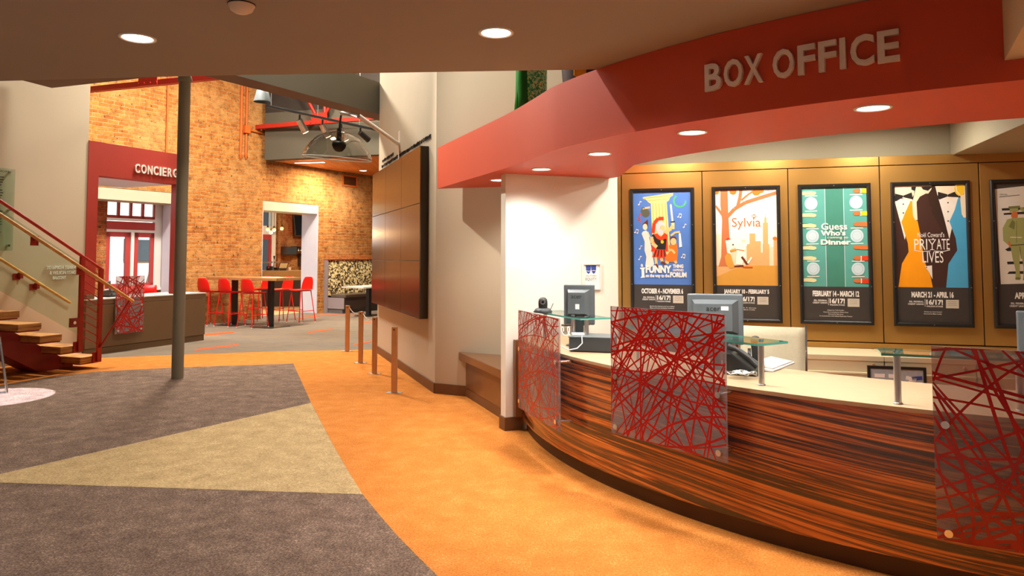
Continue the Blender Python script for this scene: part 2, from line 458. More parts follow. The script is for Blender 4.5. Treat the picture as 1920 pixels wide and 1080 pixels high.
def text_mesh(body, depth, bold):
    cu = bpy.data.curves.new('t', 'FONT'); cu.body = body; cu.size = 1.0; cu.extrude = depth / 2; cu.offset = bold; cu.resolution_u = 3
    ob = bpy.data.objects.new('t', cu); COL.objects.link(ob)
    dg = bpy.context.evaluated_depsgraph_get()
    me = bpy.data.meshes.new_from_object(ob.evaluated_get(dg))
    bpy.data.objects.remove(ob); bpy.data.curves.remove(cu)
    return me
def thing(name, label, cat, loc=(0, 0, 0), rotz=0.0, group=None):
    o = bpy.data.objects.new(name, None); COL.objects.link(o)
    o.empty_display_size = 0.1
    o.location = loc; o.rotation_euler = (0, 0, rotz); o['label'] = label; o['category'] = cat
    if group: o['group'] = group
    return o
def tag(o, label, cat, group=None):
    o['label'] = label; o['category'] = cat
    if group: o['group'] = group
    return o
def struct(o, label=None):
    o['kind'] = 'structure'
    if label: o['label'] = label
    return o
def dup(root, loc, rotz, label, group=None):
    r = root.copy(); COL.objects.link(r); r.location = loc; r.rotation_euler = (0, 0, rotz); r['label'] = label
    if group: r['group'] = group
    for ch in list(root.children):
        c = ch.copy(); COL.objects.link(c); c.parent = r
        for g in list(ch.children):
            d = g.copy(); COL.objects.link(d); d.parent = c
    return r

# ------------------------------------------------------------------ main planes of the place
BR = Frame((-5.169, 19.231), (1.696, 3.016))          # old brick wall, x = 0 at the right jamb of the bar doorway
CO = Frame((-6.428, 11.266), (0.403, 0.915))          # beige stair wall and concierge front
WA = Frame((-2.128, 11.456), (0.3525, -0.9358))       # wall carrying the bronze panelling
WB = Frame((-0.855, 8.077), (0.896, -0.445))          # wall of the seat alcove
WW = Frame((-0.056, 6.36), (0.923, 0.385))            # white end wall of the box office
PN = Frame((1.0, 6.80), (0.961, -0.277))              # bronze poster wall
CC = Vector((4.29, 6.90))                             # centre of the curved counter and canopy
def arc(R, a0, a1, n, c=CC):
    return [(c.x + R * math.cos(math.radians(a0 + (a1 - a0) * i / n)), c.y + R * math.sin(math.radians(a0 + (a1 - a0) * i / n))) for i in range(n + 1)]

# ------------------------------------------------------------------ floor
fl = MB()
def region(pts, z, mi):
    fl.mi = mi; fl.face([(p[0], p[1], z) for p in pts])
fl.mi = 3
fl.box((-16, -6, -0.2), (9, 32, 0.0))
org = [(-6.9, 10.6), tuple(G(190, 671)[:2]), tuple(G(345, 665)[:2]), tuple(G(518, 659)[:2]), tuple(G(697, 656)[:2]), (-1.9, 11.8), (1, 9.5), (8, 8), (8, -5), (-15, -5), (-15, 8)]
region(org, 0.0015, 2)
brn = [tuple(G(*p)[:2]) for p in ((0, 723), (90, 708), (185, 697), (340, 689), (550, 682), (583, 755), (604, 795), (625, 835), (652, 882), (680, 928), (712, 967), (745, 1005), (782, 1043), (820, 1080))]
brn += [(0.1, 2.85), (0.7, 2.1), (1.6, 1.0), (1.9, -5), (-14, -5), (-14, 4), (-9, 7)]
region(brn, 0.003, 0)
region([tuple(G(*p)[:2]) for p in ((0, 890), (583, 756), (604, 796), (625, 836), (652, 883), (680, 928), (0, 906))][0:6] + [tuple(G(0, 906)[:2]), (-3.9, 4.9)], 0.0045, 1)
for q in (((384, 630), (439, 624.5), (439, 621.5), (384, 626)), ((364, 658), (447, 648), (447, 645), (372, 654)), ((577, 624.5), (624, 618), (624, 616), (577, 622)),
          ((559, 598), (601, 592.6), (601, 590.6), (559, 596)), ((663, 647), (698, 641), (698, 638.5), (663, 645)), ((682, 605.5), (700, 604), (700, 602), (682, 603.5)),
          ((601, 590.2), (700, 593), (700, 592), (601, 589.2))):
    region([tuple(G(*p)[:2]) for p in q], 0.002, 4)
struct(fl.done('floor', ['carpet_brown', 'carpet_beige', 'carpet_orange', 'carpet_far', 'carpet_dash'], recalc=False), 'lobby carpet in brown, beige and orange fields')

# ------------------------------------------------------------------ brick wall with two openings (local x along, y away, z up)
b = MB()
T = 0.58
X0, X1, ZT = -9.5, 7.5, 7.0
o1a, o1b, o2a, o2b = -6.9, -4.13, -1.894, 0.0
zl1, zl2 = 2.64, 2.64
b.box((X0, 0, 0), (o1a, T, ZT)); b.box((o1b, 0, 0), (o2a, T, ZT)); b.box((o2b, 0, 0), (X1, T, ZT))
b.box((o1a, 0, 2.88), (o1b, T, ZT)); b.box((o2a, 0, 2.88), (o2b, T, ZT))
struct(b.done('wall_back', 'brick', loc=BR.o, rotz=BR.ang), 'old orange brick wall')
for k, (xa, xb) in enumerate(((o1a, o1b), (o2a, o2b))):
    m = MB()
    m.box((xa, 0.01, zl1), (xb, T + 0.01, 2.88))                       # lintel casing
    m.mi = 1
    m.box((xb - 0.03, 0.012, 0), (xb, T + 0.01, zl1)); m.box((xa, 0.012, 0), (xa + 0.03, T + 0.01, zl1))
    struct(m.done('trim_%d' % (k + 1), ['wall_beige', 'lavender'], loc=BR.o, rotz=BR.ang, bevel=0.004), 'pale casing of an opening in the brick wall')

# outer wall behind the concierge room, holding window_1 ; outer wall of the bar holding window_2
YO = 0.62
wx0 = BR.hit(199, 460, YO)[0]; wx1 = BR.hit(303, 460, YO)[0]
m = MB()
m.box((-12, YO, 0), (wx0, YO + 0.3, 6)); m.box((wx1 + 0.02, YO, 0), (o2a - 0.6, YO + 0.3, 6)); m.box((wx0, YO, 3.1), (wx1 + 0.02, YO + 0.3, 6)); m.box((wx0, YO, 0), (wx1 + 0.02, YO + 0.3, 0.75))
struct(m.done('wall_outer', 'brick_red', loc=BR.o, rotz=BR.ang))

def fpx(fr, px, py, off): return fr.hit(px, py, off)
w1 = struct(MB().box((wx0 - 0.02, YO - 0.03, 0.78), (wx1 + 0.02, YO + 0.02, 0.84)).done('window_1', 'trim_white', loc=BR.o, rotz=BR.ang), 'tall window with red sashes behind the concierge counter')
def bar2(mb, x0, z0, x1, z1, y0, y1): mb.box((min(x0, x1), y0, min(z0, z1)), (max(x0, x1), y1, max(z0, z1)))
wc = MB(); wr = MB()
zt = fpx(BR, 250, 374, YO)[1]; z1a = fpx(BR, 250, 410, YO)[1]; z2a = fpx(BR, 250, 416, YO)[1]; z2b = fpx(BR, 250, 431, YO)[1]; z3 = fpx(BR, 250, 434, YO)[1]; zb = 0.84
zt = 3.1
xm = fpx(BR, 249, 470, YO)[0]
bar2(wc, wx1 - 0.16, zb, wx1 + 0.02, zt, YO + 0.02, YO + 0.1); bar2(wc, wx0, z1a - 0.05, wx1, z1a, YO + 0.01, YO + 0.1); bar2(wc, xm - 0.035, zb, xm + 0.035, z3, YO + 0.01, YO + 0.1); bar2(wc, wx0, z3 - 0.02, wx1, z2b, YO + 0.015, YO + 0.1)
wc.done('window_casing', 'trim_white', w1)
bar2(wr, wx0, z2b, wx1 - 0.12, z2a, YO + 0.02, YO + 0.1)
for xa, xb, z0_, z1_ in ((wx0, xm - 0.04, zb, z3 - 0.02), (xm + 0.04, wx1 - 0.14, zb, z3 - 0.02)):
    for q in ((xa, z0_, xa + 0.1, z1_), (xb - 0.1, z0_, xb, z1_), (xa, z1_ - 0.1, xb, z1_), (xa, z0_, xb, z0_ + 0.1)): bar2(wr, *q, YO + 0.03, YO + 0.08)
pane_x = [wx0 + (wx1 - 0.16 - wx0) * i / 4 for i in range(5)]
for x in pane_x: bar2(wr, x - 0.025, z1a, x + 0.025, zt, YO + 0.03, YO + 0.08)
bar2(wr, wx0, z1a, wx1 - 0.15, z1a + 0.06, YO + 0.03, YO + 0.08)
wr.done('window_sash', 'window_red', w1)
MB().box((wx0, YO + 0.05, zb), (wx1, YO + 0.056, zt)).done('window_pane', 'pane_clear', w1)
# what the window looks out on: a pale building front across the street with dark shopfront glass
ob = MB()
ob.box((-26, 9.0, 0), (6, 9.4, 9))
for px0, py0, px1, py1 in ((231, 448, 239, 489), (255, 450, 287, 489)):
    xa, za = BR.hit(px0, py1, 9.0); xb, zb_ = BR.hit(px1, py0, 9.0)
    ob.mi = 1; ob.box((xa, 8.95, za), (xb, 9.02, zb_))
ob.mi = 0; ob.box((-26, 0.95, -0.3), (6, 9.0, -0.05))
tag(ob.done('street_building', ['outside_white', 'outside_dark'], loc=BR.o, rotz=BR.ang), 'pale building across the street seen through the concierge window', 'building')

# ------------------------------------------------------------------ bar room beyond the doorway
YB = 6.2
m = MB(); m.prism([(-2.2, T + 0.01), (6.5, T + 0.01), (6.5, YB), (1.0, YB)], 0.001, 0.004); struct(m.done('floor_bar', 'bar_floor', loc=BR.o, rotz=BR.ang))
bx0 = BR.hit(522, 430, YB)[0]
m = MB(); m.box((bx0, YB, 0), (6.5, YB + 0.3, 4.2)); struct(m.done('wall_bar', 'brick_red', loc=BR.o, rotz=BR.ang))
m = MB(); m.prism([(-2.2, T), (6.5, T), (6.5, YB + 1.5), (1.5, YB + 1.5)], 3.9, 4.1); struct(m.done('ceiling_bar', 'wall_olive', loc=BR.o, rotz=BR.ang))
xa = BR.hit(478, 430, YB + 0.2)[0]
w2 = struct(MB().box((xa - 0.3, YB + 0.1, 0.7), (bx0, YB + 0.3, 0.8)).done('window_2', 'trim_white', loc=BR.o, rotz=BR.ang), 'bar window with a red sash')
zz = [BR.hit(505, y, YB + 0.2)[1] for y in (424, 440, 449)]
wc = MB(); bar2(wc, BR.hit(507, 430, YB + .2)[0], 0.8, bx0, 4.0, YB + 0.12, YB + 0.3); bar2(wc, xa - .3, zz[1], bx0, zz[0], YB + 0.12, YB + 0.3); wc.done('window_casing', 'trim_white', w2)
wr = MB(); bar2(wr, xa - .3, zz[2], BR.hit(505, 430, YB + .2)[0], zz[1], YB + 0.1, YB + 0.2); bar2(wr, BR.hit(502, 470, YB + .2)[0], .8, BR.hit(505, 470, YB + .2)[0], zz[2], YB + 0.1, YB + 0.2); wr.done('window_sash', 'window_red', w2)
MB().box((xa - .3, YB + 0.2, .8), (bx0, YB + 0.206, 4)).done('window_pane', 'pane_clear', w2)

# ------------------------------------------------------------------ beige stair wall, concierge front
JL, JR = -0.30, 1.52
ex = CO.hit(165, 300)[0]
m = MB(); m.box((-9, 0, 0), (ex, 0.18, 6.8))
struct(m.done('wall_left', 'wall_beige', loc=CO.o, rotz=CO.ang), 'beige wall beside the staircase')
ol = CO.hit(182, 400)[0]
m = MB(); m.box((ex, -0.01, 0.928), (ol, 0.2, 3.30)); m.box((ol, -0.01, 2.773), (JR, 0.2, 3.30)); m.box((JR - 0.06, -0.01, 0.863), (JR, 0.2, 2.773))
struct(m.done('wall_concierge', 'concierge_red', loc=CO.o, rotz=CO.ang), 'dark red front above the concierge counter')
m = MB(); m.box((ol, 0.2, 2.78), (JR, 1.5, 2.92)); m.box((ol - 0.1, 0.2, 0.93), (ol - 0.02, 1.6, 2.78))
struct(m.done('ceiling_concierge', 'lavender', loc=CO.o, rotz=CO.ang))  # lavender colour imitates window light on the red soffit's underside

# ------------------------------------------------------------------ ceilings
m = MB()
ed = [G(-400, 156, 2.7), G(0, 152, 2.7), G(337, 143, 2.7), G(441, 141, 2.7), G(1127, 130, 2.7)]
poly = [(-14, 5.2)] + [(p.x, p.y) for p in ed] + [(0.75, 4.48), (3.2, 4.3), (7.5, 4.3), (7.5, -5.5), (-14, -5.5)]
m.prism(poly, 2.7, 3.1)
struct(m.done('ceiling', 'ceiling_taupe'), 'low taupe ceiling over the entrance')
Z2 = 3.8
a_ = G(97, 165, Z2); b_ = G(47, 152, Z2); c_ = G(359.6, 136.2, Z2); d_ = G(702, 224, Z2); e_ = G(702, 212, Z2); f_ = G(441, 141, Z2)
dirs = (d_ - c_).normalized()
poly = [b_ + (b_ - a_) * 1.5, b_, a_, c_, d_ + dirs * 0.25, e_ + dirs * 0.25, f_, f_ - dirs * 1.6]
m = MB(); m.prism([(p.x, p.y) for p in poly], Z2, Z2 + 0.52)
m.bm.normal_update()
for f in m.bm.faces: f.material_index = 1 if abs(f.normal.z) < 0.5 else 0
struct(m.done('ceiling_bridge', ['beam_taupe', 'beam_olive']), 'underside of the raised walkway')
rp = [BR.w(9, 0.6), BR.w(-13, 0.6)]
m = MB(); m.prism([(-16, -6), (9, -6), (9, 30), (rp[0].x, rp[0].y), (rp[1].x, rp[1].y), (-16, 6)], 6.9, 7.2); struct(m.done('ceiling_roof', 'roof_dark'))

# bulkhead and timber ceiling at the back
p0 = BR.w(*(BR.hit(497, 300)[0], -0.0)); z0 = 3.85
q0 = G(497, 300, z0); q1 = G(702, 290, z0)
dq = (q1 - q0).normalized(); nq = Vector((-dq.y, dq.x, 0))
s0 = q0 - dq * 0.02; s1 = q1 + dq * 3
m = MB()
m.prism([(s0.x, s0.y), (s1.x, s1.y), ((s1 + nq * .25).x, (s1 + nq * .25).y), ((s0 + nq * .25).x, (s0 + nq * .25).y)], z0, 5.0)
struct(m.done('wall_bulkhead', 'beam_olive'))
m = MB(); m.prism([(s0.x, s0.y), (s1.x, s1.y), ((s1 + nq * .3).x, (s1 + nq * .3).y), ((s0 + nq * .3).x, (s0 + nq * .3).y)], 5.0, 6.9)
struct(m.done('wall_upper', 'roof_dark'))
e0 = BR.w(7.0, 0.0); 
m = MB(); m.prism([((s0 + nq * .02).x, (s0 + nq * .02).y), ((s1 + nq * .02).x, (s1 + nq * .02).y), (5, 26), (e0.x, e0.y)], z0 + 0.005, z0 + 0.05)
struct(m.done('ceiling_timber', 'ceiling_wood', rotz=0), 'timber ceiling over the dining corner')

# enclosing walls that the frame only reaches in reflections
m = MB(); m.box((2.5, 11.5, 0), (2.7, 30, 6.9)); struct(m.done('wall_far', 'wall_beige'))
m = MB(); m.box((-15.2, -5, 0), (-15, 7.5, 6.9)); struct(m.done('wall_stairwell', 'wall_beige'))

# ------------------------------------------------------------------ wall with the bronze panels, alcove wall, white wall
LW = 3.61
m = MB()
m.prism([(0, 0), (LW, 0), (LW + 0.2, 0.5), (1.2, 1.6), (-0.02, 0.25)], 0, 6.9)
struct(m.done('wall_right', 'wall_beige', loc=WA.o, rotz=WA.ang), 'beige wall carrying the bronze panelling')
m = MB(); m.box((0.0, 0.0, 0), (1.3, 0.16, 6.9)); m.box((1.3, 0.0, 3.0), (6.5, 0.16, 6.9))
struct(m.done('wall_alcove', 'wall_beige', loc=WB.o, rotz=WB.ang), 'beige wall of the seat alcove')
wl = 1.16
m = MB(); m.prism([(0, 0), (wl, 0), (wl, 0.11), (0, 0.11)], 0, 2.6)
struct(m.done('wall_box_office', 'wall_white', loc=WW.o, rotz=WW.ang), 'white end wall of the box office')
m = MB(); m.box((-0.012, -0.012, 0), (0.16, 0.125, 0.115))
struct(m.done('baseboard_box_office', 'base_brown', loc=WW.o, rotz=WW.ang, bevel=0.004))
m = MB(); m.box((0, -0.014, 0), (LW, 0.0, 0.115)); struct(m.done('baseboard_right', 'base_brown', loc=WA.o, rotz=WA.ang, bevel=0.003))
m = MB(); m.box((0, -0.014, 0), (0.45, 0.0, 0.115)); struct(m.done('baseboard_alcove', 'base_brown', loc=WB.o, rotz=WB.ang, bevel=0.003))

A_, B_ = G(1884, 112, 2.34), G(1920, 46, 2.34)
e_ = (B_ - A_).normalized()
pp = [A_ - e_ * 0.12, A_ + e_ * 4.5, A_ + e_ * 4.5 + Vector((3, 0, 0)), A_ - e_ * 0.12 + Vector((3, 0, 0))]
m = MB(); m.prism([(p.x, p.y) for p in pp], 2.34, 2.698); struct(m.done('ceiling_bulkhead', 'wall_beige'), 'beige bulkhead under the ceiling at the top right')
# bronze poster wall, upper wall and dropped bulkhead in the box office
L1 = 4.6
seams = [PN.hit(x, 400)[0] for x in (1317, 1478.5, 1651, 1838)]
zr0 = PN.hit(1400, 318)[1]; ztop = PN.hit(1500, 298.5)[1]; zlow = PN.hit(1575, 640)[1]
m = MB(); m.box((0, 0.02, 0), (L1, 0.15, ztop))
struct(m.done('wall_posters', 'gap_dark', loc=PN.o, rotz=PN.ang))
edges = [0.035] + seams + [2 * seams[-1] - seams[-2], L1]
m = MB()
for a, c in zip(edges, edges[1:]):
    m.box((a + 0.004, 0.0, zlow), (c - 0.004, 0.03, zr0 - 0.006))
for a, c in ((0.03, seams[2]), (seams[2], L1)): m.box((a + 0.003, 0.0, zr0), (c - 0.003, 0.03, ztop))
m.box((0.0, -0.004, 0), (0.03, 0.03, ztop))
struct(m.done('wall_panelling', 'gold_panel', loc=PN.o, rotz=PN.ang, bevel=0.003), 'bronze wall panels behind the posters')
m = MB(); m.box((0.0, -0.02, zlow - 0.055), (L1, 0.03, zlow - 0.008)); struct(m.done('trim_3', 'gold_panel', loc=PN.o, rotz=PN.ang, bevel=0.004))
zr = PN.hit(1600, 664)[1]
m = MB(); m.box((0.0, 0.0, 0.3), (L1, 0.05, zlow - 0.06)); struct(m.done('trim_4', 'wood_brown', loc=PN.o, rotz=PN.ang))
m = MB(); m.box((0.0, 0.06, ztop), (L1, 0.2, 2.65)); struct(m.done('wall_over_posters', 'wall_olive', loc=PN.o, rotz=PN.ang))
xk, zk = PN.hit(1786, 290)
m = MB(); m.box((xk, -1.7, 2.37), (L1, 0.05, 2.65)); struct(m.done('ceiling_duct', 'wall_olive', loc=PN.o, rotz=PN.ang))
m = MB(); m.prism([(0.9, 6.9), (1.0, 7.0), (6, 5.7), (6, 3.6), (3, 3.9), (1.7, 4.8)], 2.655, 2.69); struct(m.done('ceiling_box_office', 'wall_olive'))

# ------------------------------------------------------------------ red canopy
RF, RBK = 4.402, 3.50
CF = Vector((4.296, 6.78))
fa = arc(RF, 204, 268, 48, CF)
front = [(-0.812, 7.80), (-0.44, 6.90), (-0.09, 6.055), (0.03, 5.74), (0.145, 5.40)] + [p for p in fa]
back = arc(RBK, 268, 199, 36, CC)
inner = WB.w(6.0, 0.0)
m = MB()
pl = front + back + [(0.99, 6.62), (0.62, 7.36)]
m.prism(pl, 2.25, 2.698)
m.bm.normal_update()
for f in m.bm.faces: f.smooth = abs(f.normal.z) < 0.5
o = struct(m.done('trim_5', 'canopy_red'), 'curved red canopy over the box office counter')
es = o.modifiers.new('edges', 'EDGE_SPLIT'); es.split_angle = math.radians(40)

# ------------------------------------------------------------------ recessed lights
def downlight(x, y, z, d, label, group, power, col=(1, 0.975, 0.93), ang=145):
    t = thing('downlight', label, 'ceiling light', (x, y, z), 0, group)
    R = d / 2
    MB().lathe([(R * 0.80, 0.0005), (R * 0.82, -0.004), (R * 0.9, -0.007), (R, -0.005), (R * 1.0, 0.0005)], n=40).done('trim_ring', 'trim_white', t)
    MB().disc((0, 0, -0.0015), R * 0.81, 40, False).done('diffuser', 'lamp_white', t, recalc=False)
    lamp('downlight_lamp', 'SPOT', (0, 0, -0.03), power, col, R * 0.7, (0, 0, 0), t, angle=math.radians(ang), blend=0.75)
for (px, py), lab in (((930, 61), 'round recessed light in the taupe ceiling near the red canopy'), ((258, 71), 'round recessed light in the taupe ceiling above the staircase side')):
    p = G(px, py, 2.7); downlight(p.x, p.y, 2.7, 0.188, lab, 'ceiling lights in the low ceiling', 75)
sl = ['nearest recessed light under the red canopy, right of the sign lettering', 'recessed light under the canopy in front of the blue column poster', 'recessed light under the canopy above the white wall corner', 'recessed light close to the top of the white end wall', 'recessed light in the canopy over the alcove seat, left of the white wall']
for (px, py), lab, pw in zip(((1637, 202), (1298, 248), (1124, 288), (1015, 317), (935, 337.5)), sl, (95, 90, 70, 62, 45)):
    p = G(px, py, 2.25); downlight(p.x, p.y, 2.25, 0.176, lab, 'recessed lights under the canopy', pw)
p = G(453, 8, 2.7)
t = thing('smoke_detector', 'small white dome sensor on the taupe ceiling', 'detector', (p.x, p.y, 2.7))
MB().lathe([(0.06, 0.0), (0.062, -0.006), (0.058, -0.012), (0.05, -0.03), (0.03, -0.042), (0.0001, -0.046)]).done('dome', 'sensor_white', t)
MB().lathe([(0.063, 0.0), (0.064, -0.004), (0.06, -0.007)]).done('base_ring', 'gap_dark', t)

# ------------------------------------------------------------------ lettering
def letters(name, label, word, slots, mat, depth, bold, group=None):
    """slots: for each letter (world position of its lower left, angle, width, height)"""
    p0 = slots[0][0]
    t = thing(name, label, 'sign', p0, 0)
    for ch, (p, a, w, h) in zip(word, slots):
        m = MB(); m.text(ch, 0, 0, w, h, 0, depth, bold)
        o = m.done('letter', mat, t, bevel=0.0)
        o.location = p - p0; o.rotation_euler = (0, 0, a)
    return t
def on_canopy(px, z):
    r = ray(px, 300); d2 = Vector((r.x, r.y)); c = Vector((CF.x, CF.y)); a = d2.dot(d2); bq = -2 * d2.dot(c); cq = c.dot(c) - (RF + 0.004) ** 2
    tt = (-bq - math.sqrt(bq * bq - 4 * a * cq)) / (2 * a)
    q = d2 * tt
    return Vector((q.x, q.y, z))
sl = []
for a, c in ((1327, 1358), (1363, 1398), (1401, 1436), (1455, 1495), (1502, 1535), (1541, 1575), (1581, 1592), (1601, 1646), (1652, 1694)):
    A = on_canopy(a, 2.393); B = on_canopy(c, 2.393); d = B - A
    sl.append((A, math.atan2(d.y, d.x), d.length, 0.146))
letters('box_office_sign', 'raised steel letters reading BOX OFFICE on the red canopy', 'BOXOFFICE', sl, 'letter_steel', 0.02, 0.022)
sl = []; x = 0.545
for ch, w in zip('CONCIERGE', (0.092, 0.1, 0.092, 0.092, 0.034, 0.082, 0.092, 0.098, 0.08)):
    sl.append((CO.w(x, -0.012, 2.886), CO.ang, w, 0.15)); x += w + 0.0235
letters('concierge_sign', 'raised steel letters reading CONCIERGE on the dark red front', 'CONCIERGE', sl, 'letter_steel', 0.02, 0.022)
t = thing('direction_lettering', 'small grey metal letters on the beige wall behind the glass railing', 'sign', CO.w(-0.855, -0.004, 1.2), CO.ang)
for i, (w, wd) in enumerate((('TO LIPSON TERRACE', 0.50), ('& WILSON STAGE', 0.42), ('BALCONY', 0.20))):
    m = MB(); m.text(w, 0.0 + 0.05 * i, 0.125 - 0.075 * i, wd, 0.05, 0, 0.012, 0.02); m.done('letter_row', 'paper', t)
# tiny line of lettering along the wall above the bronze panels: too small to read
t = thing('wall_lettering', 'tiny dark letters in a line above the bronze panelling', 'sign', WA.w(0.1, -0.003, 2.86), WA.ang)
for r_, (xa, xb, z) in enumerate(((0.25, 1.1, 0.11), (0.2, 3.3, 0.03))):
    x = xa
    while x < xb:
        m = MB()
        w = random.uniform(0.018, 0.036); h = random.uniform(0.035, 0.05)
        m.box((x, -0.01, z), (x + 0.008, 0, z + h)); m.box((x, -0.01, z + h - 0.008), (x + w, 0, z + h))
        if random.random() < .6: m.box((x, -0.01, z), (x + w, 0, z + 0.008))
        m.done('letter', 'gap_dark', t)
        x += w + random.choice((0.014, 0.014, 0.05))

# ------------------------------------------------------------------ bronze panelling on the right hand wall
x0 = WA.hit(698, 440, -0.1)[0]; x1 = WA.hit(787.5, 440, -0.1)[0]
t = thing('bronze_wall_panelling', 'large raised block of bronze metal panels on the beige wall', 'wall panel', WA.w(x0, 0, 0.79), WA.ang)
LP = x1 - x0; HP = 2.81 - 0.79
m = MB(); m.box((0.004, -0.092, 0.003), (LP - 0.004, 0.0, HP - 0.003)); m.done('backing', 'bronze_side', t)
cs = [0, WA.hit(722.5, 440, -.1)[0] - x0, WA.hit(752, 440, -.1)[0] - x0, LP]
for i in range(3):
    for j in range(3):
        m = MB(); m.box((cs[i] + 0.003, -0.102, HP * j / 3 + 0.003), (cs[i + 1] - 0.003, -0.09, HP * (j + 1) / 3 - 0.003)); m.done('metal_panel', 'bronze_panel', t, bevel=0.002)

# ------------------------------------------------------------------ support column
p = G(332.5, 710)
t = thing('support_column', 'tall round grey-green steel column standing on the brown carpet', 'column', p)
MB().lathe([(0.0705, 0.0), (0.0705, Z2 - 0.06)], n=40).done('shaft', 'pole_paint', t)
MB().lathe([(0.071, Z2 - 0.075), (0.082, Z2 - 0.07), (0.088, Z2 - 0.045), (0.082, Z2 - 0.02), (0.078, Z2 - 0.001)], n=40).done('collar', 'pole_paint', t)

# ------------------------------------------------------------------ queue posts
posts = [(651, 659), (676, 681), (702, 701), (739, 737)]
pl = ['farthest copper queue post, at the edge of the orange carpet', 'second farthest copper queue post, left of the bronze panelling', 'copper queue post in front of the near corner of the skirting', 'nearest copper queue post, standing alone on the orange carpet']
root = None
for q, lb in zip(posts, pl):
    p = G(*q)
    if root is None:
        root = thing('queue_post', lb, 'queue post', p, math.radians(-12), 'copper queue posts')
        m = MB(); m.box((-0.03, -0.02, 0.006), (0.03, 0.02, 0.73)); m.done('post', 'copper_post', root, bevel=0.003)
        m = MB(); m.box((-0.085, -0.045, 0), (0.085, 0.045, 0.008)); m.done('foot_plate', 'steel', root, bevel=0.003)
        m = MB(); m.cyl((0, -0.024, 0.70), (0, 0.0, 0.70), 0.009); m.done('ring_bolt', 'black_satin', root)
    else:
        dup(root, p, math.radians(-12), lb)
def hang(a, c, sag, n=14):
    return [a.lerp(c, i / n) + Vector((0, 0, -sag * 4 * (i / n) * (1 - i / n))) for i in range(n + 1)]
P3_ = [G(*q) + Vector((0, 0, 0.70)) for q in posts]
tag(MB().tube(hang(P3_[0] + Vector((.04, -.05, 0)), P3_[1] + Vector((-.04, .05, 0)), 0.04), 0.006, 6).done('barrier_cable', 'steel'), 'thin steel cable strung between the two farthest queue posts', 'cable')
tag(MB().tube(hang(P3_[1] + Vector((.04, -.05, 0)), P3_[2] + Vector((-.04, .05, 0)), 0.04), 0.006, 6).done('barrier_cable', 'steel'), 'thin steel cable between the two middle queue posts', 'cable')

# ------------------------------------------------------------------ alcove seat
t = thing('alcove_bench', 'long brown built-in seat between the beige alcove wall and the white wall', 'bench', (-0.45, 7.8, 0))
o_ = Vector((-0.45, 7.8))
top = [(-0.585, 7.935), (-0.099, 6.68), (0.55, 6.75), (0.30, 7.50)]
bod = [(-0.50, 7.88), (-0.452, 7.76), (-0.06, 6.70), (0.50, 6.80), (0.28, 7.50)]
m = MB(); m.prism([(x - o_.x, y - o_.y) for x, y in top], 0.39, 0.475); m.done('seat_top', 'ledge_brown', t, bevel=0.008)
m = MB(); m.prism([(x - o_.x, y - o_.y) for x, y in bod], 0.10, 0.39); m.done('front_panel', 'ledge_brown', t)
m = MB(); m.prism([(x - o_.x + 0.004, y - o_.y + 0.002) for x, y in bod], 0.0, 0.10); m.done('plinth', 'base_brown', t)

# ------------------------------------------------------------------ staircase
ST = Frame((-5.64, 9.955), (0.36, 0.933))
RUN, RISE = 0.283, 0.17
t = thing('staircase', 'open staircase with thick timber treads on a dark red steel beam', 'staircase', ST.w(0, 0), ST.ang)
for k in range(11):
    x = -RUN * k; z = RISE * (k + 1)
    m = MB(); m.box((x - 0.30, 0, z - 0.085), (x, 1.12, z)); tr = m.done('tread', 'tread_wood', t, bevel=0.006)
    m = MB(); m.box((x - 0.285, 0.02, z - 0.103), (x - 0.012, 1.1, z - 0.085)); m.done('tread_pan', 'stringer_red', tr)
m = MB()
XE = -RUN * 10.6
top_ = lambda x: 0.055 - RISE / RUN * (x + 0.10)
m.extr([(-0.12, 0.0), (-0.12, 0.055), (XE, top_(XE)), (XE, top_(XE) - 0.36), (-0.60, 0.0)], 0.36, 0.72)
m.done('stringer', 'stringer_red', t, bevel=0.006)

t = thing('glass_railing', 'red steel stair railing with a glass panel and timber handrail', 'railing', ST.w(0, 0), ST.ang)
SL = RISE / RUN
def post(x, zb, zt_):
    m = MB(); m.box((x - 0.03, -0.05, zb), (x + 0.03, -0.012, zt_)); o = m.done('post', 'steel_red', t, bevel=0.003)
    m = MB(); m.box((x - 0.075, -0.018, zb - 0.015), (x + 0.06, -0.002, zb + 0.13)); m.done('fixing_plate', 'steel_red', o, bevel=0.002)
xp1, xp2 = -0.055, -0.34
ztop1 = 1.345
zrail = lambda x: ztop1 - SL * (x - xp1)
post(xp1, 0.09, zrail(xp1)); post(xp2, 0.26, zrail(xp2))
m = MB(); m.tube([(xp1 + 0.03, -0.031, zrail(xp1 + 0.03)), (XE, -0.031, zrail(XE))], 0.021, 10); m.done('top_rail', 'steel_red', t)
for i in range(10):
    dz = 0.10 + i * 0.104
    m = MB(); m.tube([(xp1, -0.031, zrail(xp1) - dz), (xp2, -0.031, zrail(xp2) - dz)], 0.007, 6); m.done('bar', 'steel_red', t)
m = MB()
gz = lambda x: zrail(x) - 0.10
m.extr([(xp2 - 0.035, gz(xp2 - 0.035)), (XE, gz(XE)), (XE, gz(XE) - 0.95), (xp2 - 0.035, gz(xp2 - 0.035) - 0.95)], -0.037, -0.027)
m.done('glass_pane', 'pane_green', t)
m = MB(); hx = lambda x: zrail(x) - 0.185
m.tube([(0.42, -0.095, hx(0.42)), (XE, -0.095, hx(XE))], 0.021, 12); m.done('handrail', 'rail_wood', t)
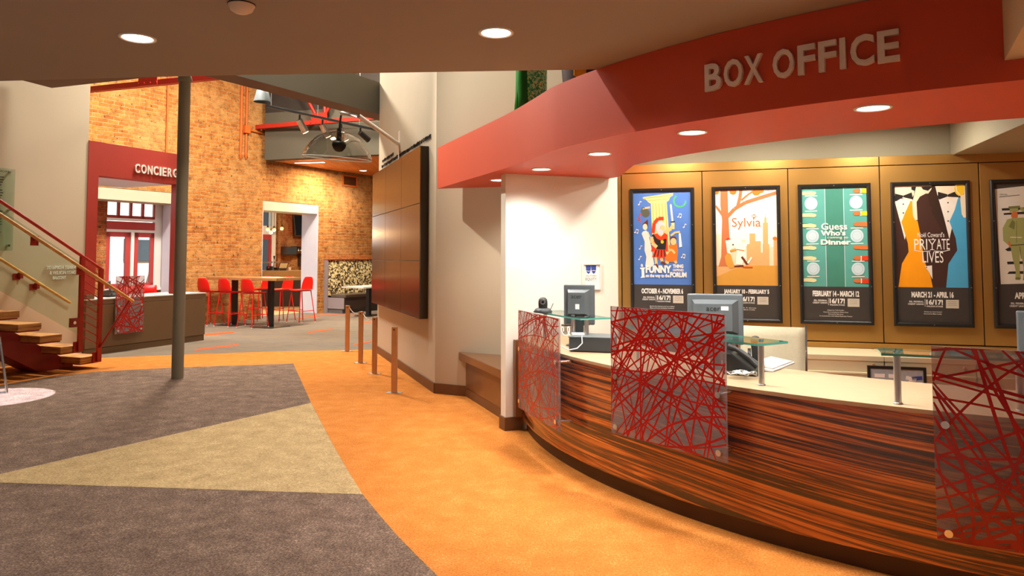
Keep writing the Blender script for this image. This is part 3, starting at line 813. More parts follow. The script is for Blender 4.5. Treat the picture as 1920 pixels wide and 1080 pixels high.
for x in (xp2 - 0.05, -1.02, -1.9):
    m = MB(); m.box((x - 0.05, -0.06, hx(x) - 0.09), (x + 0.05, -0.05, hx(x) + 0.03)); m.tube([(x, -0.05, hx(x) - 0.04), (x, -0.09, hx(x) - 0.02)], 0.012, 8); br_ = m.done('rail_bracket', 'steel_red', t)
    m = MB(); m.cyl((x, -0.068, hx(x) - 0.02), (x, -0.06, hx(x) - 0.02), 0.022, 14); m.done('bolt', 'chrome', br_)
m = MB(); x = xp2 - 0.08; m.box((x - 0.07, -0.05, zrail(x) - 0.98), (x + 0.06, -0.012, zrail(x) - 0.86)); o = m.done('glass_clamp', 'stringer_red', t, bevel=0.003)
m = MB(); m.cyl((x - 0.02, -0.06, zrail(x) - 0.92), (x - 0.02, -0.05, zrail(x) - 0.92), 0.022, 14); m.done('bolt', 'chrome', o)
m = MB(); m.tube([(0.36, -0.09, hx(0.36) - 0.02), (-0.06, -0.06, 0.28), (-0.055, -0.03, 0.27)], 0.013, 8); m.done('strut', 'steel_red', t)

t = thing('wall_handrail', 'timber handrail on red brackets along the beige stair wall', 'handrail', CO.w(-0.52, 0, 0), CO.ang)
hz = lambda x: 0.825 - 0.645 * x
m = MB(); m.tube([(0, -0.075, hz(0)), (-3.4, -0.075, hz(-3.4))], 0.02, 12); m.done('rail', 'rail_wood', t)
for px in (62, 30):
    x = CO.hit(px, 530)[0] + 0.52
    m = MB(); m.box((x - 0.05, -0.012, hz(x) - 0.12), (x + 0.05, -0.002, hz(x) - 0.03)); m.box((x + 0.01, -0.075, hz(x) - 0.1), (x + 0.05, -0.01, hz(x) - 0.02)); m.done('bracket', 'stringer_red', t)

sx_, szt = CO.hit(26, 318); szb = CO.hit(24, 470)[1]
t = thing('glass_directory', 'clear glass sign plate on steel studs on the stair wall', 'sign', CO.w(sx_, 0, szb), CO.ang)
H_ = szt - szb
m = MB(); m.box((-0.75, -0.038, 0), (0, -0.028, H_)); m.done('glass_plate', 'pane_green', t)
for z in (0.07, H_ / 2, H_ - 0.04):
    m = MB(); m.cyl((-0.055, -0.05, z), (-0.055, 0, z), 0.017, 16); m.done('stud', 'chrome', t)
m = MB(); m.text('DESIGN', -0.30, H_ - 0.055, 0.21, 0.028, -0.0395, 0, 0.01)
for i in range(22):
    if i % 5 == 4: continue
    m.box((-0.5, -0.0395, H_ - 0.13 - i * 0.036), (-0.14 - 0.05 * random.random(), -0.0385, H_ - 0.118 - i * 0.036))
m.done('printing', 'black_satin', t)

# ------------------------------------------------------------------ concierge counter
KY = -0.06
cr = CO.hit(384.4, 600, KY)[0]
t = thing('concierge_counter', 'long brown reception counter below the concierge sign', 'counter', CO.w(0.6, 0, 0), CO.ang)
xl = ex + 0.004 - 0.6; xr = cr - 0.6
m = MB(); m.box((xl, KY + 0.012, 0), (xr - 0.006, 0.62, 0.10)); m.done('plinth', 'counter_brown', t)
m = MB(); m.box((xl, KY, 0.105), (xr, 0.62, 0.765)); m.done('front_panel', 'counter_brown', t, bevel=0.003)
m = MB(); m.box((xl, KY, 0.77), (xr, 0.62, 0.84)); m.done('apron', 'counter_brown', t, bevel=0.003)
m = MB(); m.box((xl, KY - 0.004, 0.84), (xr + 0.004, 0.70, 0.86)); m.done('worktop', 'counter_pale', t, bevel=0.003)
m = MB(); m.box((xl, KY - 0.002, 0.86), (CO.hit(177, 560, KY)[0] - 0.6, 0.3, 0.925)); m.done('upstand', 'counter_brown', t, bevel=0.003)

# ------------------------------------------------------------------ red lattice panels
def strands(m, w, h, n, wid, seed, y):
    R = random.Random(seed)
    def edge():
        e = R.random() * 2 * (w + h)
        if e < w: return Vector((e, 0))
        e -= w
        if e < h: return Vector((w, e))
        e -= h
        if e < w: return Vector((w - e, h))
        return Vector((0, h - (e - w)))
    k = 0
    while k < n:
        a, b = edge(), edge()
        if (a - b).length < 0.55 * min(w, h) or abs(a.x - b.x) < 1e-6 or abs(a.y - b.y) < 1e-6: continue
        bow = R.uniform(-0.09, 0.09) * (a - b).length
        d = (b - a).normalized(); nn = Vector((-d.y, d.x)); ww = wid * R.uniform(0.55, 1.15) / 2
        pts = []
        for i in range(15):
            f = i / 14; q = a.lerp(b, f) + nn * bow * 4 * f * (1 - f)
            pts.append(q)
        L_, Rr, out_ = [], [], []
        for i, q in enumerate(pts):
            tg = (pts[min(14, i + 1)] - pts[max(0, i - 1)]).normalized(); pn = Vector((-tg.y, tg.x))
            cl = lambda v: (min(w - 0.001, max(0.001, v.x)), min(h - 0.001, max(0.001, v.y)))
            L_.append(cl(q + pn * ww)); Rr.append(cl(q - pn * ww)); out_.append(not (-ww < q.x < w + ww and -ww < q.y < h + ww))
        yy = y - 0.00002 * (k % 7)
        for i in range(14):
            if out_[i] or out_[i + 1]: continue
            A, B, C_, D = L_[i], L_[i + 1], Rr[i + 1], Rr[i]
            if abs((B[0] - D[0]) * (C_[1] - A[1]) - (B[1] - D[1]) * (C_[0] - A[0])) < 1e-9: continue
            m.face([(D[0], yy, D[1]), (C_[0], yy, C_[1]), (B[0], yy, B[1]), (A[0], yy, A[1])])
        k += 1
def lattice_panel(label, loc, ang, w, h, n, wid, seed, studs, depth):
    t = thing('lattice_panel', label, 'panel', loc, ang, 'red lattice panels on the counters')
    m = MB(); m.box((0, -0.006, 0), (w, 0.006, h)); m.done('clear_pane', 'acrylic', t)
    m = MB(); strands(m, w, h, n, wid, seed, -0.0066); m.done('red_lattice', 'resin_red', t, recalc=False)
    for x, z in studs:
        m = MB(); m.cyl((x, -0.012, z), (x, depth, z), 0.011, 14); m.cyl((x, -0.02, z), (x, -0.007, z), 0.017, 16); m.done('stud', 'chrome', t)
    return t
def between(A, B):
    d = B - A; return math.atan2(d.y, d.x), math.hypot(d.x, d.y)
RK = 4.246
def on_arc(px, R, c=CC):
    r = ray(px, 600); d2 = Vector((r.x, r.y)); cc = Vector((c.x, c.y)); a = d2.dot(d2); bq = -2 * d2.dot(cc); cq = cc.dot(cc) - R * R
    tt = (-bq - math.sqrt(bq * bq - 4 * a * cq)) / (2 * a); q = d2 * tt
    return Vector((q.x, q.y, 0))
SO = 0.09
def counter_panel(label, pa, pb, zb, zt_, n, wid, seed, sp, so=SO, ext=0.0):
    A = on_arc(pa, RK + so + 0.01); B = on_arc(pb, RK + so + 0.01)
    if ext: B = A + (B - A).normalized() * ext
    ang, w = between(A, B); h = zt_ - zb
    st = [(0.045, sp[0] - zb), (w - 0.045, sp[0] - zb), (0.045, sp[1] - zb), (w - 0.045, sp[1] - zb)]
    return lattice_panel(label, (A.x, A.y, zb), ang, w, h, n, wid, seed, st, so + 0.012)
counter_panel('red lattice panel on the far end of the curved counter beside the white wall', 973, 1049, 0.295, 1.08, 74, 0.0105, 3, (0.355, 0.77))
counter_panel('red lattice panel in front of the counter between two computer monitors', 1146, 1360, 0.42, 1.205, 66, 0.0115, 11, (0.465, 0.772))
counter_panel('large red lattice panel at the near end of the counter', 1744, 1990, 0.265, 1.115, 60, 0.0145, 29, (0.30, 0.772), ext=0.86)
xa, za = CO.hit(218, 519, -0.13); xb, zb_ = CO.hit(268, 624, -0.13)
zl = CO.hit(268, 519, -0.13)[1]
w_ = xb - xa
zlo = CO.hit(243, 624, -0.13)[1]; zhi = CO.hit(243, 517.5, -0.13)[1]
lattice_panel('small red lattice panel on the brown concierge counter', CO.w(xa, -0.13, zlo), CO.ang, w_, zhi - zlo, 46, 0.016, 5, [(0.05, 0.05), (w_ - .05, 0.05), (0.05, 0.44), (w_ - .05, 0.44)], 0.066)

# ------------------------------------------------------------------ curved box office counter
t = thing('box_office_counter', 'long curved counter clad in dark striped zebra wood', 'counter', (CC.x, CC.y, 0))
A0, A1, NA = 186.9, 262.0, 72
m = MB(); uvl = m.bm.loops.layers.uv.new('uv')
RB = 4.232
zs = [0.105, 0.22, 0.34, 0.46, 0.58, 0.68, 0.788]
rows = []
for z in zs: rows.append([(RB * math.cos(math.radians(A0 + (A1 - A0) * i / NA)), RB * math.sin(math.radians(A0 + (A1 - A0) * i / NA)), z) for i in range(NA + 1)])
R_ = [m.vs(r) for r in rows]
for j in range(len(zs) - 1):
    for i in range(NA):
        f = m.bm.faces.new((R_[j][i], R_[j][i + 1], R_[j + 1][i + 1], R_[j + 1][i])); f.smooth = True
        for l, (ii, jj) in zip(f.loops, ((i, j), (i + 1, j), (i + 1, j + 1), (i, j + 1))):
            u = RB * math.radians((A1 - A0) * ii / NA); l[uvl].uv = (u, zs[jj] + 0.05 * u + 0.02 * math.sin(u * 2.1))
fr = m.done('front_panel', 'zebra_wood', t, recalc=False)
m = MB(); m.prism([(4.222 * math.cos(math.radians(a)), 4.222 * math.sin(math.radians(a))) for a in [A0 + (A1 - A0) * i / NA for i in range(NA + 1)]] + [(3.5 * math.cos(math.radians(a)), 3.5 * math.sin(math.radians(a))) for a in [A1 - (A1 - 183.6) * i / NA for i in range(NA + 1)]], 0.10, 0.786)
m.done('carcass', 'wood_brown', t)
m = MB(); m.prism([(4.19 * math.cos(math.radians(a)), 4.19 * math.sin(math.radians(a))) for a in [A0 + (A1 - A0) * i / NA for i in range(NA + 1)]] + [(3.55 * math.cos(math.radians(a)), 3.55 * math.sin(math.radians(a))) for a in [A1 - (A1 - 183.6) * i / NA for i in range(NA + 1)]], 0.0, 0.10)
m.done('kick_board', 'kick_brown', t)
xe = WW.hit(966.5, 700, -0.05)[0]; m = MB(); q = [WW.w(xe, -0.003), WW.w(xe, -0.05), WW.w(xe + 0.07, -0.05), WW.w(xe + 0.07, -0.003)]
m.prism([(v.x - CC.x, v.y - CC.y) for v in q], 0.12, 0.786); m.done('end_board', 'ledge_brown', t, bevel=0.002)
t = thing('worktop', 'curved beige worktop lying on the zebra wood counter', 'worktop', (CC.x, CC.y, 0.788))
m = MB(); m.prism([(RK * math.cos(math.radians(a)), RK * math.sin(math.radians(a))) for a in [A0 + (A1 - A0) * i / NA for i in range(NA + 1)]] + [(3.45 * math.cos(math.radians(a)), 3.45 * math.sin(math.radians(a))) for a in [A1 - (A1 - 183.3) * i / NA for i in range(NA + 1)]], 0, 0.022)
m.done('top_slab', 'counter_top', t, bevel=0.002)
ZW = 0.811

# glass transaction shelves on steel legs
def shelf(label, pts, zt_, legs):
    p0 = sum((Vector(p) for p in pts), Vector((0, 0, 0))) / len(pts)
    t = thing('glass_shelf', label, 'shelf', (p0.x, p0.y, ZW), 0, 'glass shelves over the curved counter')
    m = MB(); P = [(p[0] - p0.x, p[1] - p0.y) for p in pts]
    m.prism(P, zt_ - 0.012 - ZW, zt_ - ZW)
    m.bm.normal_update()
    for f in m.bm.faces: f.material_index = 0 if abs(f.normal.z) > 0.5 else 1
    m.done('glass_top', ['pane_clear', 'glass_edge'], t)
    for q in legs:
        m = MB(); m.cyl((q[0] - p0.x, q[1] - p0.y, 0), (q[0] - p0.x, q[1] - p0.y, zt_ - 0.012 - ZW), 0.016, 20); m.lathe([(0.021, 0), (0.021, 0.006), (0.0161, 0.007)], (q[0] - p0.x, q[1] - p0.y, 0)); lg = m.done('leg', 'steel', t)
        m = MB(); m.cyl((q[0] - p0.x, q[1] - p0.y, zt_ - ZW), (q[0] - p0.x, q[1] - p0.y, zt_ - ZW + 0.009), 0.015, 16); m.done('screw_cap', 'chrome', lg)
zs_ = 1.055
def rect_from(A, B, dep):
    d = (B - A).normalized(); n = Vector((-d.y, d.x, 0))
    return [A, B, B + n * dep, A + n * dep]
A, B = G(1000, 583, zs_), G(1088, 597.5, zs_)
shelf('glass shelf at the far end of the counter with a webcam on it', rect_from(A, B, 0.26), zs_, [G(1075, 652, ZW), G(1100, 655.5, ZW), (A.x + 0.1, A.y - 0.02, 0)])
A, B = G(1165, 611, zs_), G(1420, 645, zs_)
shelf('glass shelf in the middle of the counter above the black phone', rect_from(A, B, 0.24), zs_, [G(1428, 722, ZW), (A.x + 0.12, A.y + 0.03, 0)])
A = G(1652, 662, zs_); B = on_arc(1985, 4.12)
shelf('glass shelf at the near end of the counter behind the large lattice panel', rect_from(A, Vector((B.x, B.y, zs_)), 0.22), zs_, [G(1684, 757, ZW), (B.x - 0.1, B.y + 0.12, 0)])

# ------------------------------------------------------------------ theatre posters in black snap frames
def ink(n, c): plain('ink_' + n, c, 0.4, var=0.03, scale=12, coat=0.25); return 'ink_' + n
INK = {n: ink(n, c) for n, c in dict(blue=(84, 126, 200), night=(66, 60, 56), white=(244, 240, 230), straw=(236, 214, 140), ochre=(206, 164, 76), green=(84, 188, 112), jug=(92, 94, 78), skin=(244, 196, 130),
    red=(226, 66, 30), steel=(206, 208, 212), black=(44, 40, 38), brown=(110, 52, 32), orange=(240, 120, 40), cream=(253, 240, 224), bark=(202, 116, 72), peach=(250, 214, 180), amber=(240, 172, 112), gold=(216, 156, 66),
    teal=(92, 164, 152), deepteal=(70, 136, 118), plate=(198, 216, 222), plate2=(176, 196, 206), palehand=(226, 214, 160), tan=(206, 116, 62), yellow=(248, 196, 40), dress=(252, 160, 20), sky=(78, 168, 212), tux=(70, 44, 36), lapel=(58, 40, 30), shirt=(240, 230, 218), flesh=(244, 222, 190), sheet=(226, 220, 206), army=(160, 164, 100), army2=(120, 122, 66), boxbeige=(206, 196, 178)).items()}
FT = 0.032
class Art:
    def __init__(s, W, H, mapf): s.m = MB(); s.W, s.H, s.f = W, H, mapf; s.k = 0; s.mats = []
    def mat(s, n):
        if INK[n] not in s.mats: s.mats.append(INK[n])
        s.m.mi = s.mats.index(INK[n])
    def p(s, x, y):
        u, v = s.f(x, y); u = min(1, max(0, u)); v = min(1, max(0, v))
        return (FT + u * (s.W - 2 * FT), s.H - FT - v * (s.H - 2 * FT))
    def y(s): s.k += 1; return -0.00007 * s.k
    def poly(s, n, pts):
        s.mat(n); yy = s.y(); q = [s.p(*a) for a in pts]
        a = sum(q[i][0] * q[(i + 1) % len(q)][1] - q[(i + 1) % len(q)][0] * q[i][1] for i in range(len(q)))
        if a < 0: q.reverse()
        s.m.face([(x, yy, z) for x, z in q])
    def ell(s, n, x, y, rx, ry=None, a0=0, a1=360, rot=0):
        ry = ry or rx; c, d = math.cos(math.radians(rot)), math.sin(math.radians(rot))
        pts = []
        for i in range(20):
            t_ = math.radians(a0 + (a1 - a0) * i / (20 if a1 - a0 == 360 else 19)); ex, ey = rx * math.cos(t_), ry * math.sin(t_)
            pts.append((x + ex * c - ey * d, y + ex * d + ey * c))
        s.poly(n, pts)
    def line(s, n, pts, w):
        s.mat(n); yy = s.y()
        for (ax, ay), (bx, by) in zip(pts, pts[1:]):
            L_ = math.hypot(bx - ax, by - ay) or 1; nx, ny = -(by - ay) / L_ * w / 2, (bx - ax) / L_ * w / 2
            q = [s.p(ax + nx, ay + ny), s.p(bx + nx, by + ny), s.p(bx - nx, by - ny), s.p(ax - nx, ay - ny)]
            a = sum(q[i][0] * q[(i + 1) % 4][1] - q[(i + 1) % 4][0] * q[i][1] for i in range(4))
            if a < 0: q.reverse()
            s.m.face([(x, yy, z) for x, z in q])
    def txt(s, n, body, x0, y0, x1, y1, bold=0.02):
        s.mat(n); a = s.p(x0, y1); b = s.p(x1, y0); s.m.text(body, a[0], a[1], b[0] - a[0], b[1] - a[1], s.y(), 0, bold)
    def note(s, x, y, k=1.0, two=False):
        s.ell('white', x, y, 6 * k, 5 * k); s.line('white', [(x + 5 * k, y), (x + 11 * k, y - 26 * k)], 3 * k)
        if two: s.ell('white', x + 18 * k, y + 4 * k, 6 * k, 5 * k); s.line('white', [(x + 23 * k, y + 4 * k), (x + 27 * k, y - 20 * k)], 3 * k); s.line('white', [(x + 10 * k, y - 24 * k), (x + 28 * k, y - 19 * k)], 6 * k)
        else: s.line('white', [(x + 10 * k, y - 25 * k), (x + 22 * k, y - 20 * k)], 5 * k)
zA, zB = PN.hit(1567, 608.5, -0.02)[1], PN.hit(1567, 344.5, -0.02)[1]
PH = zB - zA
def poster(label, xa, W, mapf, draw):
    t = thing('poster', label, 'poster', PN.w(xa, 0, zA), PN.ang, 'framed posters on the bronze wall')
    fr = MB()
    for q in (((0, 0), (W, 0), (W - FT, FT), (FT, FT)), ((W, 0), (W, PH), (W - FT, PH - FT), (W - FT, FT)), ((W, PH), (0, PH), (FT, PH - FT), (W - FT, PH - FT)), ((0, PH), (0, 0), (FT, FT), (FT, PH - FT))):
        # snap frame rail with a rounded section
        (ax, az), (bx, bz), (cx, cz), (dx, dz) = q
        prof = [(0.0, -0.0), (0.0, -0.018), (0.3, -0.027), (0.7, -0.025), (1.0, -0.016), (1.0, -0.006)]
        fr.grid([[(ax + (dx - ax) * s_, y, az + (dz - az) * s_) for s_, y in prof], [(bx + (cx - bx) * s_, y, bz + (cz - bz) * s_) for s_, y in prof]], False, False)
    fr.done('frame', 'frame_black', t)
    a = Art(W, PH, mapf); draw(a)
    o = a.m.done('print', a.mats, t, recalc=False); o.location = (0, -0.003, 0)
    for x, z in ((W / 2, PH - FT / 2), (W / 2, FT / 2), (FT / 2, PH * 0.27), (W - FT / 2, PH * 0.27), (FT / 2, PH * 0.72), (W - FT / 2, PH * 0.72)):
        m = MB(); m.cyl((x, -0.0285, z), (x, -0.02, z), 0.004, 10); m.done('screw', 'steel', t)
    return t
R4 = lambda a, b, c, d: [(a, b), (c, b), (c, d), (a, d)]
def footer(a, x0, x1, y0, dates, dx0, dx1, sy, lines=(), hide=False):
    """dates line, sponsor line, season mark; x0..x1 the print, y0 the top of the dark foot"""
    s = (x1 - x0) / 468.0; X = lambda x: x0 + x * s; Y = lambda y: y0 + y * sy
    a.poly('night', R4(x0 - 20, y0, x1 + 40, y0 + 330 * sy))
    a.txt('white', dates, X(dx0), Y(28), X(dx1), Y(68), 0.045)
    a.txt('white', 'ESL FEDERAL', X(77), Y(90), X(172), Y(101), 0.02); a.txt('white', 'CREDIT UNION', X(68), Y(106), X(172), Y(117), 0.02)
    a.poly('white', R4(X(180), Y(78), X(182.5), Y(128)))
    a.txt('white', '16/17!', X(190), Y(80), X(298), Y(115), 0.04); a.txt('white', 'WILSON STAGE', X(190), Y(120), X(298), Y(130), 0.02)
    a.poly('boxbeige', R4(X(318), Y(80), X(402), Y(136))); 
    for i in range(3): a.line('jug', [(X(332), Y(92 + 12 * i)), (X(352 + 9 * i), Y(90 + 12 * i)), (X(388), Y(93 + 12 * i))], 1.6)
    for i, (b, c, l) in enumerate(lines): a.txt('white', l, X(b), Y(158 + 13.5 * i), X(c), Y(167 + 13.5 * i), 0.01)
def art_column(a):
    a.poly('blue', R4(80, 90, 580, 830))
    a.poly('straw', [(180, 148), (415, 120), (415, 140), (392, 152), (386, 174), (372, 184), (238, 196), (222, 186), (205, 166), (182, 160)])
    a.line('ochre', [(185, 158), (410, 138)], 5); a.line('ochre', [(212, 176), (388, 164)], 4)
    a.poly('straw', [(243, 194), (366, 184), (392, 580), (255, 600)])
    for i in range(5): a.line('ochre', [(258 + 24 * i, 195), (268 + 27 * i, 570)], 4)
    pts = [(467 + 46 * math.cos(math.radians(t_)), 182 + 44 * math.sin(math.radians(t_))) for t_ in range(0, 250, 14)]
    a.line('green', pts, 11)
    a.line('skin', [(236, 226), (180, 234)], 14)
    a.line('jug', [(168, 262), (176, 226), (196, 232)], 8); a.ell('jug', 202, 270, 32, 32); a.poly('jug', [(160, 250), (190, 240), (200, 270), (172, 280)])
    a.line('red', [(164, 272), (150, 300), (160, 338)], 8); a.line('red', [(152, 306), (138, 324)], 7)
    a.poly('steel', [(390, 212), (397, 202), (405, 212), (417, 336), (402, 337)]); a.line('black', [(394, 340), (428, 336)], 9); a.poly('straw', [(398, 346), (424, 344), (424, 392), (408, 394)])
    a.poly('brown', [(174, 356), (218, 316), (220, 380), (206, 360)]); a.ell('flesh', 196, 374, 18, 24)
    a.poly('shirt', [(168, 424), (180, 408), (206, 400), (222, 436), (238, 500), (264, 656), (228, 690), (195, 668), (204, 600), (190, 552), (192, 486)])
    a.line('flesh', [(214, 410), (232, 450)], 10)
    a.line('red', [(342, 312), (300, 312), (268, 346), (258, 420)], 26)
    a.ell('steel', 316, 378, 36, 48); a.ell('skin', 330, 384, 20, 22); a.ell('steel', 316, 414, 24, 22)
    a.poly('red', [(262, 430), (290, 424), (318, 450), (348, 420), (372, 438), (362, 476), (282, 478)])
    a.poly('red', [(240, 560), (270, 450), (368, 450), (372, 560)])
    a.poly('black', [(248, 436), (262, 428), (286, 462), (322, 480), (352, 462), (362, 470), (354, 548), (284, 544), (276, 500)])
    a.ell('yellow', 328, 488, 12, 13); a.line('skin', [(246, 450), (250, 496), (286, 528)], 26); a.line('skin', [(352, 416), (398, 388), (412, 366)], 26)
    a.poly('red', [(268, 546), (352, 546), (366, 606), (320, 618), (248, 602)])
    for i in range(4): a.line('black', [(282 + 20 * i, 548), (264 + 28 * i, 600)], 9)
    a.line('skin', [(276, 604), (282, 660)], 20); a.line('skin', [(320, 610), (328, 648)], 20); a.line('brown', [(276, 654), (292, 684)], 20); a.line('brown', [(318, 640), (352, 654)], 20)
    a.poly('orange', [(378, 512), (440, 500), (448, 556), (440, 632), (404, 640), (344, 634), (352, 600), (386, 560)])
    a.ell('brown', 414, 466, 25, 20); a.ell('skin', 414, 486, 23, 26); a.line('skin', [(376, 550), (404, 548), (424, 574)], 16); a.line('skin', [(352, 636), (376, 648)], 18); a.line('skin', [(424, 630), (436, 648)], 18)
    a.line('skin', [(394, 442), (428, 418), (464, 414)], 14); a.poly('white', [(456, 424), (470, 424), (480, 524), (458, 530)])
    for x, y, w in ((148, 204, 0), (116, 416, 1), (152, 540, 0), (146, 620, 0), (452, 302, 1), (494, 380, 0), (476, 604, 1)): a.note(x, y, 1.0, bool(w))
    a.txt('white', 'a', 160, 654, 178, 676, 0.05); a.poly('white', [(152, 682), (194, 680), (190, 692), (186, 694), (188, 742), (194, 756), (156, 760), (166, 744), (164, 694), (156, 692)])
    a.txt('white', 'FUNNY', 197, 664, 398, 722, 0.06); a.txt('white', 'THING', 408, 656, 488, 684, 0.05); a.txt('white', 'HAPPENED', 408, 690, 490, 708, 0.03)
    a.txt('white', 'on the way to the', 197, 728, 382, 762, 0.04); a.txt('white', 'FORUM', 386, 714, 512, 754, 0.06)
    footer(a, 105, 548, 808, 'OCTOBER 4 - NOVEMBER 6', 62, 400, 1.0, ((130, 330, 'Book by Burt Shevelove and Larry Gelbart'), (132, 326, 'Music and Lyrics by Stephen Sondheim')))
def art_tree(a):
    a.poly('cream', R4(80, 60, 600, 770))
    for x0, y0, x1, c in ((110, 400, 148, 'peach'), (222, 500, 300, 'peach'), (300, 440, 330, 'peach'), (336, 470, 372, 'amber'), (358, 395, 400, 'amber'), (396, 450, 440, 'amber'), (420, 530, 454, 'amber'), (455, 320, 492, 'amber'), (452, 470, 500, 'amber'), (466, 285, 482, 'amber'), (500, 490, 536, 'peach'), (530, 430, 560, 'amber')):
        a.poly(c, R4(x0, y0, x1, 630))
    a.poly('amber', [(470, 290), (474, 240), (478, 290)])
    a.poly('gold', R4(80, 622, 600, 766)); a.poly('amber', [(80, 622), (300, 622), (120, 700), (80, 700)])
    a.poly('bark', [(146, 86), (200, 86), (204, 262), (212, 420), (206, 560), (226, 630), (130, 630), (150, 560), (158, 300), (146, 190)])
    a.line('bark', [(196, 276), (250, 220), (330, 176), (430, 146), (556, 112)], 26); a.line('bark', [(272, 206), (290, 140), (298, 84)], 24); a.line('bark', [(300, 160), (350, 120), (400, 88)], 14); a.line('bark', [(108, 196), (130, 220), (164, 268)], 18)
    for x, y, r in ((240, 98, 26), (410, 104, 30), (118, 100, 18), (444, 96, 20), (540, 432, 16)): a.ell('orange', x, y, r, r * 0.8)
    a.txt('bark', 'Sylvia', 230, 284, 440, 368, 0.0)
    for x, y in ((378, 272), (388, 264), (398, 266), (405, 277)): a.ell('bark', x, y, 4, 6)
    a.ell('bark', 391, 284, 9, 7)
    a.poly('cream', [(184, 450), (216, 444), (218, 540), (196, 545)]); a.ell('cream', 204, 452, 22, 20); a.poly('red', [(180, 440), (200, 424), (224, 434), (196, 444)])
    a.poly('gold', [(176, 560), (196, 530), (218, 540), (240, 608), (256, 636), (214, 646), (184, 614)]); a.line('gold', [(214, 520), (262, 508)], 14)
    a.poly('cream', [(232, 474), (260, 456), (330, 460), (342, 476), (324, 510), (330, 560), (300, 618), (256, 612), (264, 512)]); a.ell('cream', 292, 480, 42, 26); a.line('orange', [(262, 508), (320, 518)], 7); a.ell('black', 238, 474, 6, 5)
    a.line('brown', [(300, 560), (340, 612), (372, 562)], 16); a.line('cream', [(344, 606), (372, 562)], 14); a.line('brown', [(246, 628), (314, 624)], 12); a.line('red', [(310, 634), (380, 634)], 8)
    footer(a, 110, 553, 762, 'JANUARY 10 - FEBRUARY 5', 62, 408, 0.97, ((120, 310, 'Written by A. R. Gurney'), (126, 300, 'Directed by Mark Cuddy')))
def art_table(a):
    a.poly('teal', R4(50, 40, 620, 780)); a.poly('deepteal', [(248, 50), (386, 50), (396, 775), (262, 775)])
    a.line('plate', [(250, 60), (262, 772)], 4); a.line('plate', [(384, 60), (396, 772)], 4)
    for x, y in ((150, 180), (475, 177), (160, 415), (480, 413), (165, 646), (487, 646)):
        a.ell('plate', x, y, 47, 46); a.ell('plate2', x, y, 36, 35); a.ell('plate', x, y, 31, 30)
        a.line('white', [(x - 45, y + 56), (x + 45, y + 54)], 6); a.line('white', [(x - 45, y - 54), (x + 45, y - 54)], 6)
    for y, c in ((105, 0), (263, 0), (338, 1), (497, 1), (571, 0), (726, 0)):
        if c: a.poly('night', R4(80, y - 15, 130, y + 15))
        a.poly('palehand', [(85, y - 11), (150, y - 14), (186, y - 6), (188, y + 8), (170, y + 16), (130, y + 13), (85, y + 13)])
    for y, c in ((97, 'yellow'), (257, 'yellow'), (333, 'tan'), (495, 'tan'), (571, 'red'), (729, 'red')):
        a.poly(c, R4(500, y - 16, 620, y + 16)); a.line('white', [(508, y - 16), (508, y + 16)], 9) if c != 'tan' else None
        a.poly('tan', [(452, y - 8), (474, y - 16), (506, y - 12), (506, y + 12), (470, y + 14), (454, y + 6)])
    a.txt('white', 'Guess', 224, 322, 410, 370, 0.02); a.txt('white', "Who's", 220, 372, 398, 412, 0.04); a.txt('white', 'coming to', 268, 415, 416, 438, 0.0); a.txt('white', 'Dinner', 220, 438, 436, 476, 0.04)
    footer(a, 92, 560, 772, 'FEBRUARY 14 - MARCH 12', 68, 400, 1.02, ((172, 294, 'Adapted by Todd Kreidler'), (146, 322, 'From the screenplay by William Rose'), (180, 288, 'Directed by Skip Greer'), (118, 350, 'In co-production with Indiana Repertory Theatre')))
